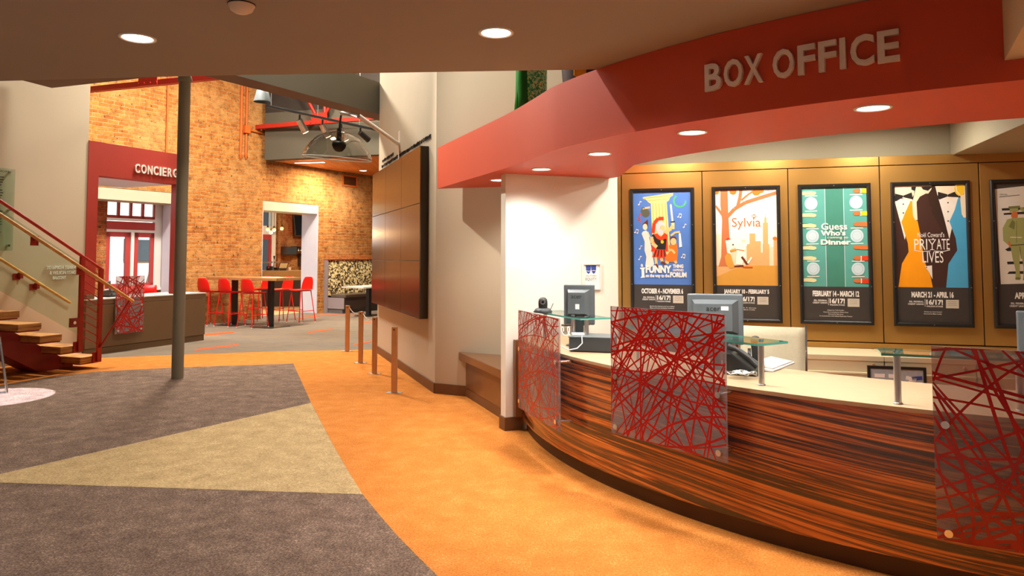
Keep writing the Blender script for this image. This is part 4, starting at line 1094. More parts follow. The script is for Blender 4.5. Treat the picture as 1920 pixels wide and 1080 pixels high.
def art_lives(a):
    a.poly('tux', R4(60, 60, 640, 780))
    a.poly('flesh', R4(85, 80, 340, 140)); a.poly('shirt', [(92, 190), (130, 172), (215, 170), (206, 260), (160, 448), (130, 330)]); a.poly('flesh', [(90, 95), (200, 95), (226, 140), (200, 184), (92, 150)])
    a.poly('black', [(96, 136), (150, 150), (152, 160), (104, 188), (94, 176)]); a.poly('black', [(152, 150), (208, 130), (216, 178), (152, 162)])
    for y in (208, 268): a.ell('black', 151, y, 5)
    a.poly('black', [(205, 92), (236, 92), (236, 150), (218, 180), (226, 120), (206, 112)])
    a.poly('flesh', [(236, 96), (280, 96), (324, 128), (262, 160), (240, 196), (246, 316), (220, 322), (206, 240), (214, 190)])
    a.poly('black', [(270, 94), (330, 92), (350, 92), (316, 122), (284, 112)])
    a.poly('dress', [(200, 186), (210, 190), (216, 290), (232, 320), (246, 322), (262, 400), (290, 590), (330, 690), (346, 770), (116, 770), (140, 610), (186, 530), (180, 470), (138, 330), (166, 260)])
    a.poly('lapel', [(340, 110), (356, 92), (384, 150), (450, 420), (418, 410), (336, 256), (350, 240), (326, 222), (312, 150)])
    a.poly('shirt', [(364, 92), (420, 170), (520, 150), (500, 260), (455, 445), (420, 300), (378, 150)]); a.poly('flesh', [(362, 92), (500, 92), (520, 140), (470, 186), (400, 160)])
    a.poly('black', [(382, 130), (444, 148), (446, 162), (392, 182), (380, 172)]); a.poly('black', [(446, 150), (508, 126), (518, 170), (446, 164)])
    for y in (204, 264, 326): a.ell('black', 448, y, 5)
    a.ell('yellow', 526, 114, 36, 46); a.poly('flesh', [(556, 92), (590, 92), (590, 310), (540, 306), (526, 200), (530, 160), (552, 150)])
    a.line('white', [(498, 84), (506, 130), (530, 160)], 5)
    a.poly('sky', [(512, 178), (526, 168), (536, 280), (548, 304), (620, 304), (620, 772), (432, 772), (448, 610), (506, 520), (496, 440), (456, 330), (492, 250)])
    a.poly('shirt', [(292, 626), (340, 620), (343, 712), (318, 660)]); a.ell('black', 304, 633, 4)
    a.txt('white', 'Noël Coward\'s', 246, 400, 422, 432, 0.0)
    a.txt('white', 'PRI', 224, 444, 308, 516, 0.0); a.txt('white', 'ATE', 372, 444, 456, 514, 0.0)
    a.line('white', [(318, 446), (342, 482), (366, 446)], 6); a.line('white', [(342, 480), (342, 516)], 6); a.line('white', [(318, 449), (366, 449)], 4); a.line('white', [(328, 516), (356, 516)], 4); a.ell('white', 348, 444, 5)
    a.line('white', [(220, 520), (270, 528), (330, 524)], 4); a.line('white', [(354, 524), (410, 528), (458, 518)], 4)
    a.txt('white', 'LIVES', 278, 528, 414, 602, 0.0)
    footer(a, 112, 580, 766, 'MARCH 21 - APRIL 16', 92, 368, 1.0, ((174, 290, 'Written by Noël Coward'), (174, 290, 'Directed by Mark Cuddy')))
def art_army(a):
    a.poly('night', R4(30, 20, 640, 1040))
    a.poly('sheet', [(56, 78), (520, 40), (550, 720), (92, 735)])
    a.txt('black', 'OFFICIAL', 90, 112, 145, 122, 0.02); a.line('black', [(88, 133), (230, 122)], 4)
    for q in (((104, 212), (330, 206), (330, 224), (104, 228)), ((116, 246), (330, 232), (330, 252), (118, 258)), ((124, 496), (150, 482), (330, 484), (330, 502), (140, 508)), ((136, 580), (330, 574), (330, 594), (140, 598)), ((150, 648), (330, 640), (330, 662), (138, 664))): a.poly('black', q)
    for dx, fl_ in ((0, 1), (206, -1)):
        pass
    a.poly('army', [(160, 206), (214, 200), (222, 236), (158, 240)]); a.ell('tan', 192, 262, 24, 28); a.poly('army2', [(150, 200), (230, 196), (232, 212), (152, 216)])
    a.poly('army', [(140, 290), (176, 280), (250, 278), (310, 300), (330, 440), (300, 460), (296, 480), (160, 476), (150, 470), (112, 436), (108, 350)])
    a.poly('army2', [(176, 292), (196, 310), (190, 360), (150, 340)]); a.line('shirt', [(160, 412), (240, 414)], 5); a.line('army2', [(206, 300), (204, 450)], 4); a.line('black', [(158, 468), (298, 460)], 5)
    a.poly('army', [(162, 476), (226, 472), (222, 640), (230, 690), (194, 704), (196, 640), (176, 560)]); a.poly('army', [(228, 472), (296, 476), (290, 560), (286, 700), (246, 706), (250, 620)])
    a.line('army2', [(226, 476), (236, 560)], 6); a.line('tan', [(152, 440), (158, 480)], 14); a.ell('army2', 210, 694, 18, 9); a.ell('army2', 264, 700, 18, 9); a.line('army', [(250, 300), (300, 250), (232, 214)], 22)
    footer(a, 74, 602, 758, 'APRIL 25 - MAY 21', 100, 380, 1.12)
FM = [lambda x, y: ((x - 105) / 443, (y - 110) / 937), lambda x, y: ((x - 108 - (y - 85) * .011) / 444, (y - 85) / 909), lambda x, y: ((x - 80 - (y - 70) * .0198) / 468, (y - 70) / 940),
      lambda x, y: ((x - 90 - (y - 85) * .027) / 468, (y - 85) / 915), lambda x, y: ((x - 48 - (y - 40) * .028) / 525, (y - 40) / 970)]
for i, (pa, pb, lb, fn) in enumerate(((1181.5, 1302.5, 'blue poster with a yellow column and a helmeted soldier, nearest the white wall', art_column), (1336, 1465, 'pale orange poster with a tree, a seated man and a dog', art_tree), (1498.5, 1636, 'teal poster of a table laid with six plates', art_table),
                                      (1673.5, 1823, 'poster with an orange and a blue evening dress and two dinner jackets', art_lives), (1861, None, 'poster with a saluting soldier in green on a tilted white sheet', art_army))):
    xa = PN.hit(pa, 476, -0.02)[0]; xb = PN.hit(pb, 476, -0.02)[0] if pb else xa + 0.60
    poster(lb, xa, xb - xa, FM[i], fn)

# union sign on the white wall
xa, z1 = WW.hit(1092, 494, -0.012); xb, z0 = WW.hit(1127, 543, -0.012)
t = thing('framed_sign', 'small white framed sign with two blue masks on the white wall', 'sign', WW.w(xa, -0.001, z0), WW.ang)
W_, H_ = xb - xa, z1 - z0
m = MB()
for lo, hi in (((0, 0), (W_, 0.012)), ((0, H_ - .012), (W_, H_)), ((0, 0.012), (0.012, H_ - .012)), ((W_ - .012, 0.012), (W_, H_ - .012))): m.box((lo[0], -0.018, lo[1]), (hi[0], 0, hi[1]))
m.done('frame', 'trim_white', t)
m = MB(); m.box((0.01, -0.006, 0.01), (W_ - .01, -0.001, H_ - .01)); m.mi = 1
for cx in (0.335, 0.62):
    pts = [(cx - .15, .93), (cx + .13, .93), (cx + .13, .78), (cx + .09, .66), (cx, .60), (cx - .09, .66), (cx - .13, .76)]
    m.face([(W_ * x, -0.0068, H_ * z) for x, z in reversed(pts)])
m.mi = 0
for cx, s_ in ((0.33, 1), (0.62, -1)):
    m.face([(W_ * (cx - .1), -0.0074, H_ * (.73 + .0 * s_)), (W_ * cx, -0.0074, H_ * (.73 - .015 * s_)), (W_ * (cx + .1), -0.0074, H_ * .72), (W_ * (cx + .1), -0.0074, H_ * .705), (W_ * cx, -0.0074, H_ * (.71 - .015 * s_)), (W_ * (cx - .1), -0.0074, H_ * .715)])
m.mi = 2; m.text('ACTORS', W_ * .2, H_ * .50, W_ * .56, H_ * .055, -0.0068, 0, 0.0); m.text('EQUITY', W_ * .18, H_ * .33, W_ * .60, H_ * .13, -0.0068, 0, 0.0)
m.done('print', ['paper', 'paper_blue', 'jug_ink'] if False else ['paper', 'paper_blue', 'monitor_dark'], t, recalc=False)

# ------------------------------------------------------------------ things on the counter
def cpt(px, R): return on_arc(px, R) if False else far_arc(px, R)
def far_arc(px, R):
    return on_arc(px, R)
def monitor(label, loc, ang, w, h, lift, mark=True, tilt=0.0, sticker=False):
    """seen from behind: the back faces local -y"""
    t = thing('monitor', label, 'monitor', loc, ang, 'computer monitors on the counter')
    zc = lift
    m = MB(); m.box((-w / 2, -0.012, zc), (w / 2, 0.03, zc + h)); m.done('casing', 'monitor_grey', t, bevel=0.008)
    m = MB()
    a = [(-w / 2 + 0.03, -0.012, zc + 0.07), (w / 2 - 0.03, -0.012, zc + 0.07), (w / 2 - 0.03, -0.012, zc + h - 0.035), (-w / 2 + 0.03, -0.012, zc + h - 0.035)]
    c = [(-w / 2 + 0.045, -0.055, zc + 0.09), (w / 2 - 0.07, -0.055, zc + 0.09), (w / 2 - 0.07, -0.055, zc + h - 0.06), (-w / 2 + 0.045, -0.055, zc + h - 0.06)]
    m.face(c)
    for i in range(4): m.face([a[i], a[(i + 1) % 4], c[(i + 1) % 4], c[i]])
    m.done('rear_housing', 'monitor_grey', t, bevel=0.004)
    m = MB(); m.box((-w / 2 + 0.018, 0.0295, zc + 0.02), (w / 2 - 0.018, 0.0325, zc + h - 0.018)); m.done('screen', 'screen', t)
    m = MB(); m.box((-0.035, -0.03, 0.012), (0.035, 0.0, zc + 0.05)); m.done('neck', 'monitor_dark', t, bevel=0.006)
    m = MB(); m.lathe([(0.0001, 0.016), (0.07, 0.014), (0.105, 0.006), (0.108, 0.0)], (0, 0, 0), 30); m.done('foot', 'monitor_dark', t)
    m = MB(); m.text('acer', -0.055, zc + h - 0.105, 0.085, 0.022, -0.0562, 0, 0.0); m.done('logo', 'black_satin', t, recalc=False)
    if sticker:
        m = MB(); m.box((0.035, -0.0565, zc + h - 0.1), (0.08, -0.0552, zc + h - 0.075)); m.done('sticker', 'paper', t)
    else:
        m = MB(); m.box((-0.02, -0.0565, zc + h - 0.19), (0.012, -0.0552, zc + h - 0.15)); m.done('sticker', 'paper', t)
    return t
mp = G(1086, 640, ZW); r = ray(1086, 600)
mp = Vector((r.x, r.y, 0)) * 5.72; mp.z = ZW
monitor('smaller computer monitor seen from behind, nearest the white wall', mp, math.radians(-16), 0.245, 0.315, 0.165)
r = ray(1341, 600); mp = Vector((r.x, r.y, 0)) * 4.62; mp.z = ZW
monitor('large computer monitor seen from behind, next to the black phone', mp, math.radians(-14), 0.345, 0.32, 0.145, sticker=True)
r = ray(1972, 600); mp = Vector((r.x, r.y, 0)) * 3.72; mp.z = ZW
monitor('black edged computer monitor cut off by the right edge of the photo', mp, math.radians(-32), 0.30, 0.33, 0.09)

p = G(1018, 576, zs_); rr = ray(1018, 576); p = Vector((rr.x, rr.y, 0)) * 5.93; p.z = zs_ + 0.0005
t = thing('webcam', 'small dark pan and tilt webcam standing on the glass shelf', 'camera', p, math.radians(-4))
MB().lathe([(0.074, 0), (0.078, 0.008), (0.062, 0.03), (0.045, 0.038), (0.0001, 0.038)], n=30).done('foot', 'monitor_dark', t)
m = MB(); m.lathe([(0.036, 0.038), (0.038, 0.06), (0.038, 0.085), (0.034, 0.108), (0.02, 0.122), (0.0001, 0.126)], n=26); m.done('head', 'bulb_holder', t)
m = MB(); m.cyl((0, -0.042, 0.088), (0, -0.02, 0.088), 0.021, 20); m.done('lens_ring', 'steel', t)
m = MB(); m.cyl((0, -0.0445, 0.088), (0, -0.041, 0.088), 0.011, 16); m.done('lens', 'screen', t)
m = MB(); m.tube([(0.06, 0.01, 0.02), (0.085, 0.01, 0.075)], 0.003, 6); m.done('aerial', 'monitor_grey', t)

def polar(a, R, z=ZW): return Vector((CC.x + R * math.cos(math.radians(a)), CC.y + R * math.sin(math.radians(a)), z))
rr = ray(1122, 620); p = Vector((rr.x, rr.y, 0)) * 5.30; p.z = ZW
t = thing('printer', 'low dark ticket printer on the counter beside the white wall', 'printer', p, math.radians(-14))
m = MB(); m.box((-0.22, 0.0, 0.004), (0.11, 0.26, 0.105)); m.done('case', 'monitor_dark', t, bevel=0.006)
m = MB(); m.box((-0.225, -0.004, 0.105), (0.115, 0.264, 0.112)); m.done('lid', 'monitor_grey', t, bevel=0.002)
m = MB(); m.box((0.096, -0.003, 0.006), (0.106, 0.0, 0.1)); m.done('edge_strip', 'steel', t)
tag(MB().box((-0.06, 0, 0), (0.03, 0.1, 0.012)).done('notepad', 'paper', bevel=0.002, loc=p + Vector((-0.12, 0.12, 0.1125))), 'small white pad lying on the ticket printer', 'notepad')
xx = G(1118, 600, 0.95)
for k, (dx, h, c) in enumerate(((0.0, 0.16, 'paper'), (0.05, 0.13, 'paper'))):
    m = MB(); m.box((0, 0, 0), (0.1, 0.004, h)); tag(m.done('leaflet', c, loc=WW.w(0.60 + dx * 1.3, -0.05 - 0.02 * k, 0.905), rotz=WW.ang), ('taller' if k == 0 else 'shorter') + ' white leaflet standing against the white wall behind the monitor', 'leaflet')
m = MB(); m.box((-0.02, -0.07, 0), (0.24, -0.01, 0.012)); tag(m.done('leaflet_ledge', 'bronze_side', loc=WW.w(0.56, -0.0, 0.89), rotz=WW.ang), 'thin dark ledge on the white wall holding leaflets', 'ledge')
pc = G(1058, 645, ZW)
pts = [pc + Vector((0.02 * math.cos(i * .5) + 0.004 * i, 0.35 + 0.02 * math.sin(i * .5), 0.03 + 0.035 * (1 + math.sin(i * .5)))) for i in range(26)]
tag(MB().tube(pts, 0.004, 6).done('cable', 'paper'), 'white cable looped on the counter behind the far lattice panel', 'cable')
a_ = p + Vector((-0.12, 0.02, 0.12))
tag(MB().tube([a_, a_ + Vector((0.0, -0.03, -0.05)), a_ + Vector((-0.04, -0.05, -0.085)), a_ + Vector((-0.10, -0.06, -0.095)), a_ + Vector((-0.16, -0.03, -0.07))], 0.004, 6).done('cable', 'paper'), 'white cable hanging from the ticket printer', 'cable')

# phone with handset, tilted body
rr = ray(1393, 690); p = Vector((rr.x, rr.y, 0)) * 4.36; p.z = ZW
t = thing('desk_phone', 'black desk phone on the worktop behind the middle glass shelf leg', 'phone', p, math.radians(-30))
m = MB(); m.extr([(-0.10, 0.0), (0.10, 0.0), (0.10, 0.025), (-0.05, 0.13), (-0.10, 0.13)], -0.10, 0.10); m.done('body', 'black_satin', t, bevel=0.008)
m = MB(); m.tube([(-0.07, -0.07, 0.165), (-0.02, -0.07, 0.15), (0.05, -0.07, 0.105), (0.10, -0.07, 0.055)], [0.02, 0.014, 0.014, 0.02], 12); m.done('handset', 'bulb_holder', t)
m = MB(); m.extr([(-0.03, 0.135), (0.07, 0.062), (0.073, 0.066), (-0.027, 0.139)], -0.02, 0.08); m.done('keypad', 'monitor_grey', t)
m = MB(); m.box((-0.105, -0.02, 0.1), (-0.06, 0.09, 0.2)); m.done('screen', 'monitor_dark', t, bevel=0.006)
rr = ray(1419, 690); q = Vector((rr.x, rr.y, 0)) * 4.45; q.z = ZW
t = thing('card_reader', 'black card reader standing right of the desk phone', 'card reader', q, math.radians(-25))
m = MB(); m.box((-0.04, -0.05, 0), (0.04, 0.05, 0.05)); m.done('base', 'black_satin', t, bevel=0.008)
m = MB(); m.extr([(-0.02, 0.05), (0.03, 0.05), (0.012, 0.17), (-0.03, 0.17)], -0.035, 0.035); m.done('stem', 'bulb_holder', t, bevel=0.006)
m = MB(); m.sphere((-0.005, 0, 0.185), 0.032, 14, 9); m.done('head', 'black_satin', t)
m = MB(); m.box((-0.048, -0.036, 0.07), (-0.03, -0.02, 0.14)); m.done('clip', 'chrome', t)
R_ = random.Random(4)
pts = []
c0 = G(1388, 706, ZW + 0.01)
for i in range(70):
    a = i * 0.55; pts.append(c0 + Vector((0.055 * math.cos(a) * (0.7 + 0.3 * math.sin(i * .37)) + 0.0012 * i - .03, 0.04 * math.sin(a) + 0.02 * math.sin(i * .21), 0.012 + 0.016 * abs(math.sin(i * .9)))))
tag(MB().tube(pts, 0.0045, 6).done('cable_coil', 'steel'), 'tangled grey cord lying in front of the black desk phone', 'cable')
rr = ray(1447, 690); q = Vector((rr.x, rr.y, 0)) * 4.62; q.z = ZW
t = thing('keyboard', 'white keyboard on the worktop in front of the cream chair', 'keyboard', q, math.radians(-38))
m = MB(); m.extr([(-0.08, 0.0), (0.08, 0.0), (0.08, 0.012), (-0.08, 0.034)], -0.22, 0.22); m.done('case', 'paper', t, bevel=0.004)
m = MB()
m.extr([(-0.07, 0.034), (0.07, 0.0145), (0.07, 0.019), (-0.07, 0.0385)], -0.2, 0.2); m.done('keys', 'counter_pale', t)

# cream office chair
rr = ray(1448, 640); q = Vector((rr.x, rr.y, 0)) * 5.12; q.z = 0
t = thing('office_chair', 'cream office chair with a thin mesh back behind the counter', 'chair', q, math.radians(-22))
rows = []
for i in range(9):
    z = 0.50 + 0.52 * i / 8
    rows.append([(-0.215 + 0.43 * k / 8, -0.03 - 0.02 * (1 - abs(k - 4) / 4.0) + 0.10 * (z - 0.5) * 0.35, z) for k in range(9)])
m = MB(); m.grid(rows); o = m.done('backrest', 'cream_fabric', t); md = o.modifiers.new('thick', 'SOLIDIFY'); md.thickness = 0.012
for sx in (-1, 1):
    m = MB(); m.tube([(sx * 0.22, -0.035, 0.46), (sx * 0.222, 0.0, 1.035)], 0.009, 8); m.done('back_rail', 'chrome', t)
m = MB(); m.box((-0.235, 0.0, 0.43), (0.235, 0.46, 0.49)); m.done('seat', 'cream_fabric', t, bevel=0.02)
m = MB(); m.cyl((0, 0.22, 0.09), (0, 0.22, 0.43), 0.025, 14); m.done('gas_lift', 'chrome', t)
for k in range(5):
    a = 2 * pi * k / 5; m = MB(); m.tube([(0, 0.22, 0.10), (0.28 * math.cos(a), 0.22 + 0.28 * math.sin(a), 0.07)], [0.022, 0.014], 8); lg = m.done('leg', 'chrome', t)
    m = MB(); m.cyl((0.28 * math.cos(a) - 0.015, 0.22 + 0.28 * math.sin(a), 0.03), (0.28 * math.cos(a) + 0.015, 0.22 + 0.28 * math.sin(a), 0.03), 0.03, 14); m.done('castor', 'black_rubber', lg)

# filing cabinets along the poster wall
xs = [PN.hit(1497, 680, -0.50)[0], PN.hit(1659, 680, -0.50)[0]]
W_ = xs[1] - xs[0]
zt_ = PN.hit(1600, 666, -0.50)[1]
xs.append(xs[1] + W_)
for k, lb in enumerate(('cream filing cabinet under the posters, left of the framed badge board', 'cream filing cabinet under the posters, behind the framed badge board', 'cream filing cabinet hidden behind the large lattice panel')):
    t = thing('filing_cabinet', lb, 'cabinet', PN.w(xs[0] + W_ * k, -0.50, 0), PN.ang, 'filing cabinets along the poster wall')
    m = MB(); m.box((0.004, 0.012, 0), (W_ - 0.004, 0.46, zt_ - 0.02)); m.done('body', 'file_cream', t)
    m = MB(); m.box((0, 0, zt_ - 0.045), (W_, 0.47, zt_)); m.done('top', 'file_cream', t, bevel=0.006)
    for j in range(2):
        h = (zt_ - 0.16) / 2
        m = MB(); m.box((0.006, 0.0, 0.04 + h * j), (W_ - 0.006, 0.015, 0.04 + h * (j + 1) - 0.012)); d = m.done('drawer', 'file_cream', t, bevel=0.003)
        m = MB(); m.box((0.006, -0.012, 0.04 + h * (j + 1) - 0.03), (W_ - 0.006, 0.002, 0.04 + h * (j + 1) - 0.012)); m.done('pull', 'file_cream', d, bevel=0.003)
    m = MB(); m.cyl((W_ - 0.08, -0.006, zt_ - 0.072), (W_ - 0.08, 0.012, zt_ - 0.072), 0.012, 12); m.done('lock', 'copper_post', t)
xa, zc = PN.hit(1626, 685, -0.56); xb, _ = PN.hit(1736, 690, -0.56)
t = thing('badge_board', 'dark framed grey board pinned with white name badges against the cabinet', 'notice board', PN.w(xa, -0.56, zc - 0.42), PN.ang)
bw = xb - xa
m = MB()
for lo, hi in (((0, 0), (bw, 0.02)), ((0, 0.40), (bw, 0.42)), ((0, 0.02), (0.02, 0.40)), ((bw - .02, 0.02), (bw, 0.40))): m.box((lo[0], -0.012, lo[1]), (hi[0], 0.012, hi[1]))
m.done('frame', 'black_satin', t)
m = MB(); m.box((0.02, -0.002, 0.02), (bw - 0.02, 0.006, 0.40)); m.done('board', 'board_grey', t)
for x, z, c, rz in ((0.05, 0.345, 'paper', 0), (0.05, 0.30, 'paper', -1), (0.05, 0.25, 'paper', 0), (0.15, 0.345, 'paper', 0), (0.15, 0.30, 'paper', 1), (0.15, 0.25, 'paper', 0), (0.27, 0.33, 'paper', 14), (0.285, 0.295, 'paper', 20), (0.28, 0.26, 'paper', 12), (0.395, 0.335, 'paper_blue', -8), (0.37, 0.29, 'paper', 0), (0.37, 0.24, 'paper', 0)):
    if x + 0.075 > bw - 0.02: x = bw - 0.1
    m = MB(); m.box((-0.036, -0.0055, -0.014), (0.036, -0.002, 0.014)); o = m.done('name_badge', c, t); o.location = (x + 0.036, 0, z); o.rotation_euler = (0, math.radians(rz), 0)
# tall plastic file box standing behind the phone
rr = ray(1394, 640); q = Vector((rr.x, rr.y, 0)) * 5.35; q.z = 0.72

# ------------------------------------------------------------------ high table and red stools
TA, TB = G(507, 613), G(439, 609)
td = (TB - TA).normalized(); tang = math.atan2(td.y, td.x)
tl = (TB - TA).length
t = thing('high_table', 'long wooden bar height table on two black pedestals among red stools', 'table', TA, tang)
m = MB(); m.box((-0.50, -0.36, 1.0), (tl + 0.5, 0.36, 1.06)); m.done('tabletop', 'table_wood', t, bevel=0.005)
for x in (0, tl):
    m = MB(); m.box((x - 0.05, -0.05, 0.012), (x + 0.05, 0.05, 1.0)); pd = m.done('pedestal', 'black_satin', t, bevel=0.004)
    m = MB(); m.box((x - 0.29, -0.29, 0), (x + 0.29, 0.29, 0.012)); m.done('base_plate', 'black_satin', t, bevel=0.003)
for k, px in enumerate((503, 517)):  # thin white sheets imitate the pale reflection on the tabletop
    p = G(px, 519.5, 1.0605)
    m = MB(); m.box((-0.10, -0.07, 0), (0.10, 0.07, 0.004)); tag(m.done('table_glint', 'paper', loc=p, rotz=0.2 + k * 0.3), ('left' if k == 0 else 'right') + ' white patch imitating a reflection on the high wooden table', 'painted reflection', 'painted reflections on the high table')
def make_stool(label, loc, ang):
    t = thing('bar_stool', label, 'bar stool', loc, ang, 'red bar stools at the high table')
    prof = [(0.20, 0.735, 0.40), (0.17, 0.748, 0.42), (0.05, 0.742, 0.43), (-0.10, 0.738, 0.43), (-0.165, 0.748, 0.42), (-0.20, 0.785, 0.41), (-0.215, 0.86, 0.405), (-0.232, 0.95, 0.37), (-0.25, 1.045, 0.27)]
    rows = []
    for y, z, w in prof:
        r = []
        for i in range(9):
            f = -1 + i / 4.0
            r.append((f * w / 2, y + (0.05 * f * f if z > 0.76 else 0), z + (0.018 * f * f if z < 0.76 else 0)))
        rows.append(r)
    m = MB(); m.grid(rows); o = m.done('seat_shell', 'chair_red', t); md = o.modifiers.new('thick', 'SOLIDIFY'); md.thickness = 0.012; md.offset = 0
    o.modifiers.new('soft', 'SUBSURF').levels = 1; o.modifiers['soft'].render_levels = 1
    feet = {}
    for sx in (-1, 1):
        for sy, yb in ((-1, -0.23), (1, 0.22)):
            a = Vector((sx * 0.16, sy * 0.14, 0.735)); b_ = Vector((sx * 0.225, yb, 0.012)); feet[(sx, sy)] = (a, b_)
            m = MB(); m.tube([a, b_], 0.0105, 8); lg = m.done('leg', 'chair_red', t)
            m = MB(); m.lathe([(0.014, 0.03), (0.016, 0.004), (0.012, 0.0), (0.0001, 0.0)], (b_.x, b_.y, 0), 12); m.done('foot_tip', 'paper', lg)
    at = lambda k, f: feet[k][0].lerp(feet[k][1], f)
    for a, b_ in (((-1, 1), (1, 1)), ((-1, -1), (-1, 1)), ((1, -1), (1, 1))):
        m = MB(); m.tube([at(a, 0.63), at(b_, 0.63)], 0.008, 8); m.done('foot_rest', 'chair_red', t)
    m = MB(); m.tube([(-0.17, -0.15, 0.732), (0.17, -0.15, 0.732), (0.17, 0.15, 0.732), (-0.17, 0.15, 0.732), (-0.17, -0.15, 0.732)], 0.009, 8); m.done('seat_frame', 'chair_red', t)
    return t
bf = BR.d
near_a = math.atan2(bf.y, bf.x) - pi / 2
st = None
for px, py, lb in ((474, 614.8, 'red stool with its back to us, rightmost of three in a row'), (431, 612, 'middle one of the three red stools with their backs to us'), (392, 609.8, 'red stool with its back to us beside the end of the brown concierge counter')):
    p = G(px, py)
    if st is None: st = make_stool(lb, p, near_a)
    else: dup(st, p, near_a, lb)
for px, py, lb in ((564, 605.5, 'red stool facing us at the right end of the high table'), (527, 603.3, 'red stool on the far side of the high table, right of the near pedestal'), (487, 601, 'red stool on the far side of the high table, left of the near pedestal')):
    dup(st, G(px, py), near_a + pi - 0.12, lb)

# ------------------------------------------------------------------ booth seat and small table along the brick wall
t = thing('booth_seat', 'long booth seat with a patterned back against the brick wall', 'booth', BR.w(0.22, 0), BR.ang)
LB = 4.0
m = MB(); m.box((0.0, -0.12, 0), (0.05, -0.005, 1.41)); m.extr([(0, 0)], 0, 0) if False else None
m.done('end_panel', 'booth_grey', t, bevel=0.004)
m = MB(); old = m.M; m.M = Matrix(((0, 1, 0, 0), (1, 0, 0, 0), (0, 0, 1, 0), (0, 0, 0, 1)))
m.extr([(-0.10, 1.41), (-0.02, 1.41), (-0.02, 0.45), (-0.26, 0.45)], 0.055, LB); m.M = old
m.done('back_cushion', 'booth_fabric', t, bevel=0.012)
m = MB(); m.box((0.0, -0.13, 1.41), (LB, -0.005, 1.43)); m.done('top_trim', 'steel_red', t)
m = MB(); m.box((0.05, -0.74, 0.41), (LB, -0.2, 0.50)); m.done('seat_cushion', 'vinyl_dark', t, bevel=0.02)
m = MB(); m.box((0.04, -0.70, 0.12), (LB, -0.02, 0.41)); m.mi = 1; m.box((0.03, -0.70, 0.12), (0.04, -0.02, 0.41)); m.done('base', ['bar_dark', 'booth_grey'], t)
m = MB(); m.box((0.06, -0.62, 0), (LB, -0.02, 0.12)); m.done('plinth', 'booth_base', t)
p = G(691, 592); 
t = thing('dining_table', 'small pale topped table in front of the booth seat', 'table', p, BR.ang)
m = MB(); m.box((-0.62, -0.36, 0.72), (0.62, 0.36, 0.76)); m.done('tabletop', 'counter_pale', t, bevel=0.004)
m = MB(); m.box((-0.05, -0.05, 0.012), (0.05, 0.05, 0.72)); m.done('pedestal', 'black_satin', t)
m = MB(); m.box((-0.25, -0.25, 0), (0.25, 0.25, 0.012)); m.done('base_plate', 'black_satin', t)

# ------------------------------------------------------------------ bar seen through the doorway
q = G(520, 507.5, 1.08)
t = thing('bar_counter', 'bar counter with a speckled granite top beyond the doorway', 'counter', (q.x, q.y, 0))
m = MB(); m.box((-1.6, 0.06, 0.0), (1.35, 0.7, 0.87)); m.done('body', 'bar_dark', t)
m = MB(); m.box((-1.6, 0.0, 0.87), (1.35, 0.8, 1.08)); m.done('granite_top', 'granite', t, bevel=0.006)
YQ = q.y
def barpt(px, dy=0.35): return V(px, 505, YQ + dy)
p = barpt(505.5); p.z = 1.081
t = thing('coffee_grinder', 'small black appliance with a red mark on the bar counter', 'appliance', p)
m = MB(); m.box((-0.08, -0.08, 0), (0.08, 0.08, 0.13)); m.done('body', 'black_satin', t, bevel=0.01)
m = MB(); m.cyl((0, -0.084, 0.09), (0, -0.08, 0.09), 0.02, 14); m.done('badge', 'chair_red', t)
p = barpt(518); p.z = 1.081
t = thing('card_terminal', 'small dark payment terminal beside the till on the bar counter', 'card reader', p)
m = MB(); m.box((-0.07, -0.06, 0), (0.07, 0.06, 0.09)); m.done('body', 'monitor_dark', t, bevel=0.01)
m = MB(); m.box((-0.05, -0.064, 0.04), (0.05, -0.06, 0.08)); m.done('screen', 'screen', t)
p = barpt(531); p.z = 1.081
t = thing('till', 'tilted black touch screen till on the bar counter', 'till', p, math.radians(10))
m = MB(); m.box((-0.1, -0.08, 0), (0.1, 0.1, 0.04)); m.done('base', 'black_satin', t, bevel=0.01)
m = MB(); m.extr([(-0.15, 0.05), (0.11, 0.05), (0.16, 0.24), (-0.10, 0.24)], -0.02, 0.02); sc_ = m.done('head', 'black_satin', t, bevel=0.006)
m = MB(); m.extr([(-0.12, 0.07), (0.10, 0.07), (0.14, 0.22), (-0.08, 0.22)], -0.026, -0.0205); m.done('screen', 'cream', sc_)
p = barpt(543.5); p.z = 1.081
t = thing('cup', 'white cup with a dark top beside the till', 'cup', p)
MB().lathe([(0.03, 0), (0.042, 0.1), (0.038, 0.1), (0.027, 0.01)], n=18).done('body', 'paper', t)
MB().lathe([(0.0001, 0.108), (0.04, 0.106), (0.044, 0.1), (0.0001, 0.1)], n=18).done('lid', 'black_satin', t)
p = barpt(513, 0.55); p.z = 1.081
t = thing('beer_tap', 'slim steel tap tower on the bar counter in front of the window', 'tap', p)
m = MB(); m.cyl((0, 0, 0), (0, 0, 0.34), 0.03, 14); m.done('tower', 'steel', t)
m = MB(); m.tube([(-0.35, 0, 0.25), (0.14, 0, 0.25)], 0.02, 10); m.done('arm', 'steel', t)
m = MB(); m.tube([(0.02, -0.02, 0.34), (0.02, -0.03, 0.44)], [0.016, 0.03], 10); m.done('handle', 'black_satin', t)
p = barpt(573, 0.2); p.z = 1.081
t = thing('sink_jug', 'pale jug at the right end of the bar counter', 'jug', p)
MB().lathe([(0.05, 0), (0.07, 0.04), (0.06, 0.12), (0.035, 0.16), (0.04, 0.19)], n=20).done('body', 'paper', t)
m = MB(); m.tube([(0.06, 0, 0.13), (0.1, 0, 0.11), (0.09, 0, 0.05), (0.065, 0, 0.04)], 0.008, 8); m.done('handle', 'paper', t)
YW = YB - 0.05
def barwall(px, py): return BR.hit(px, py, YW)
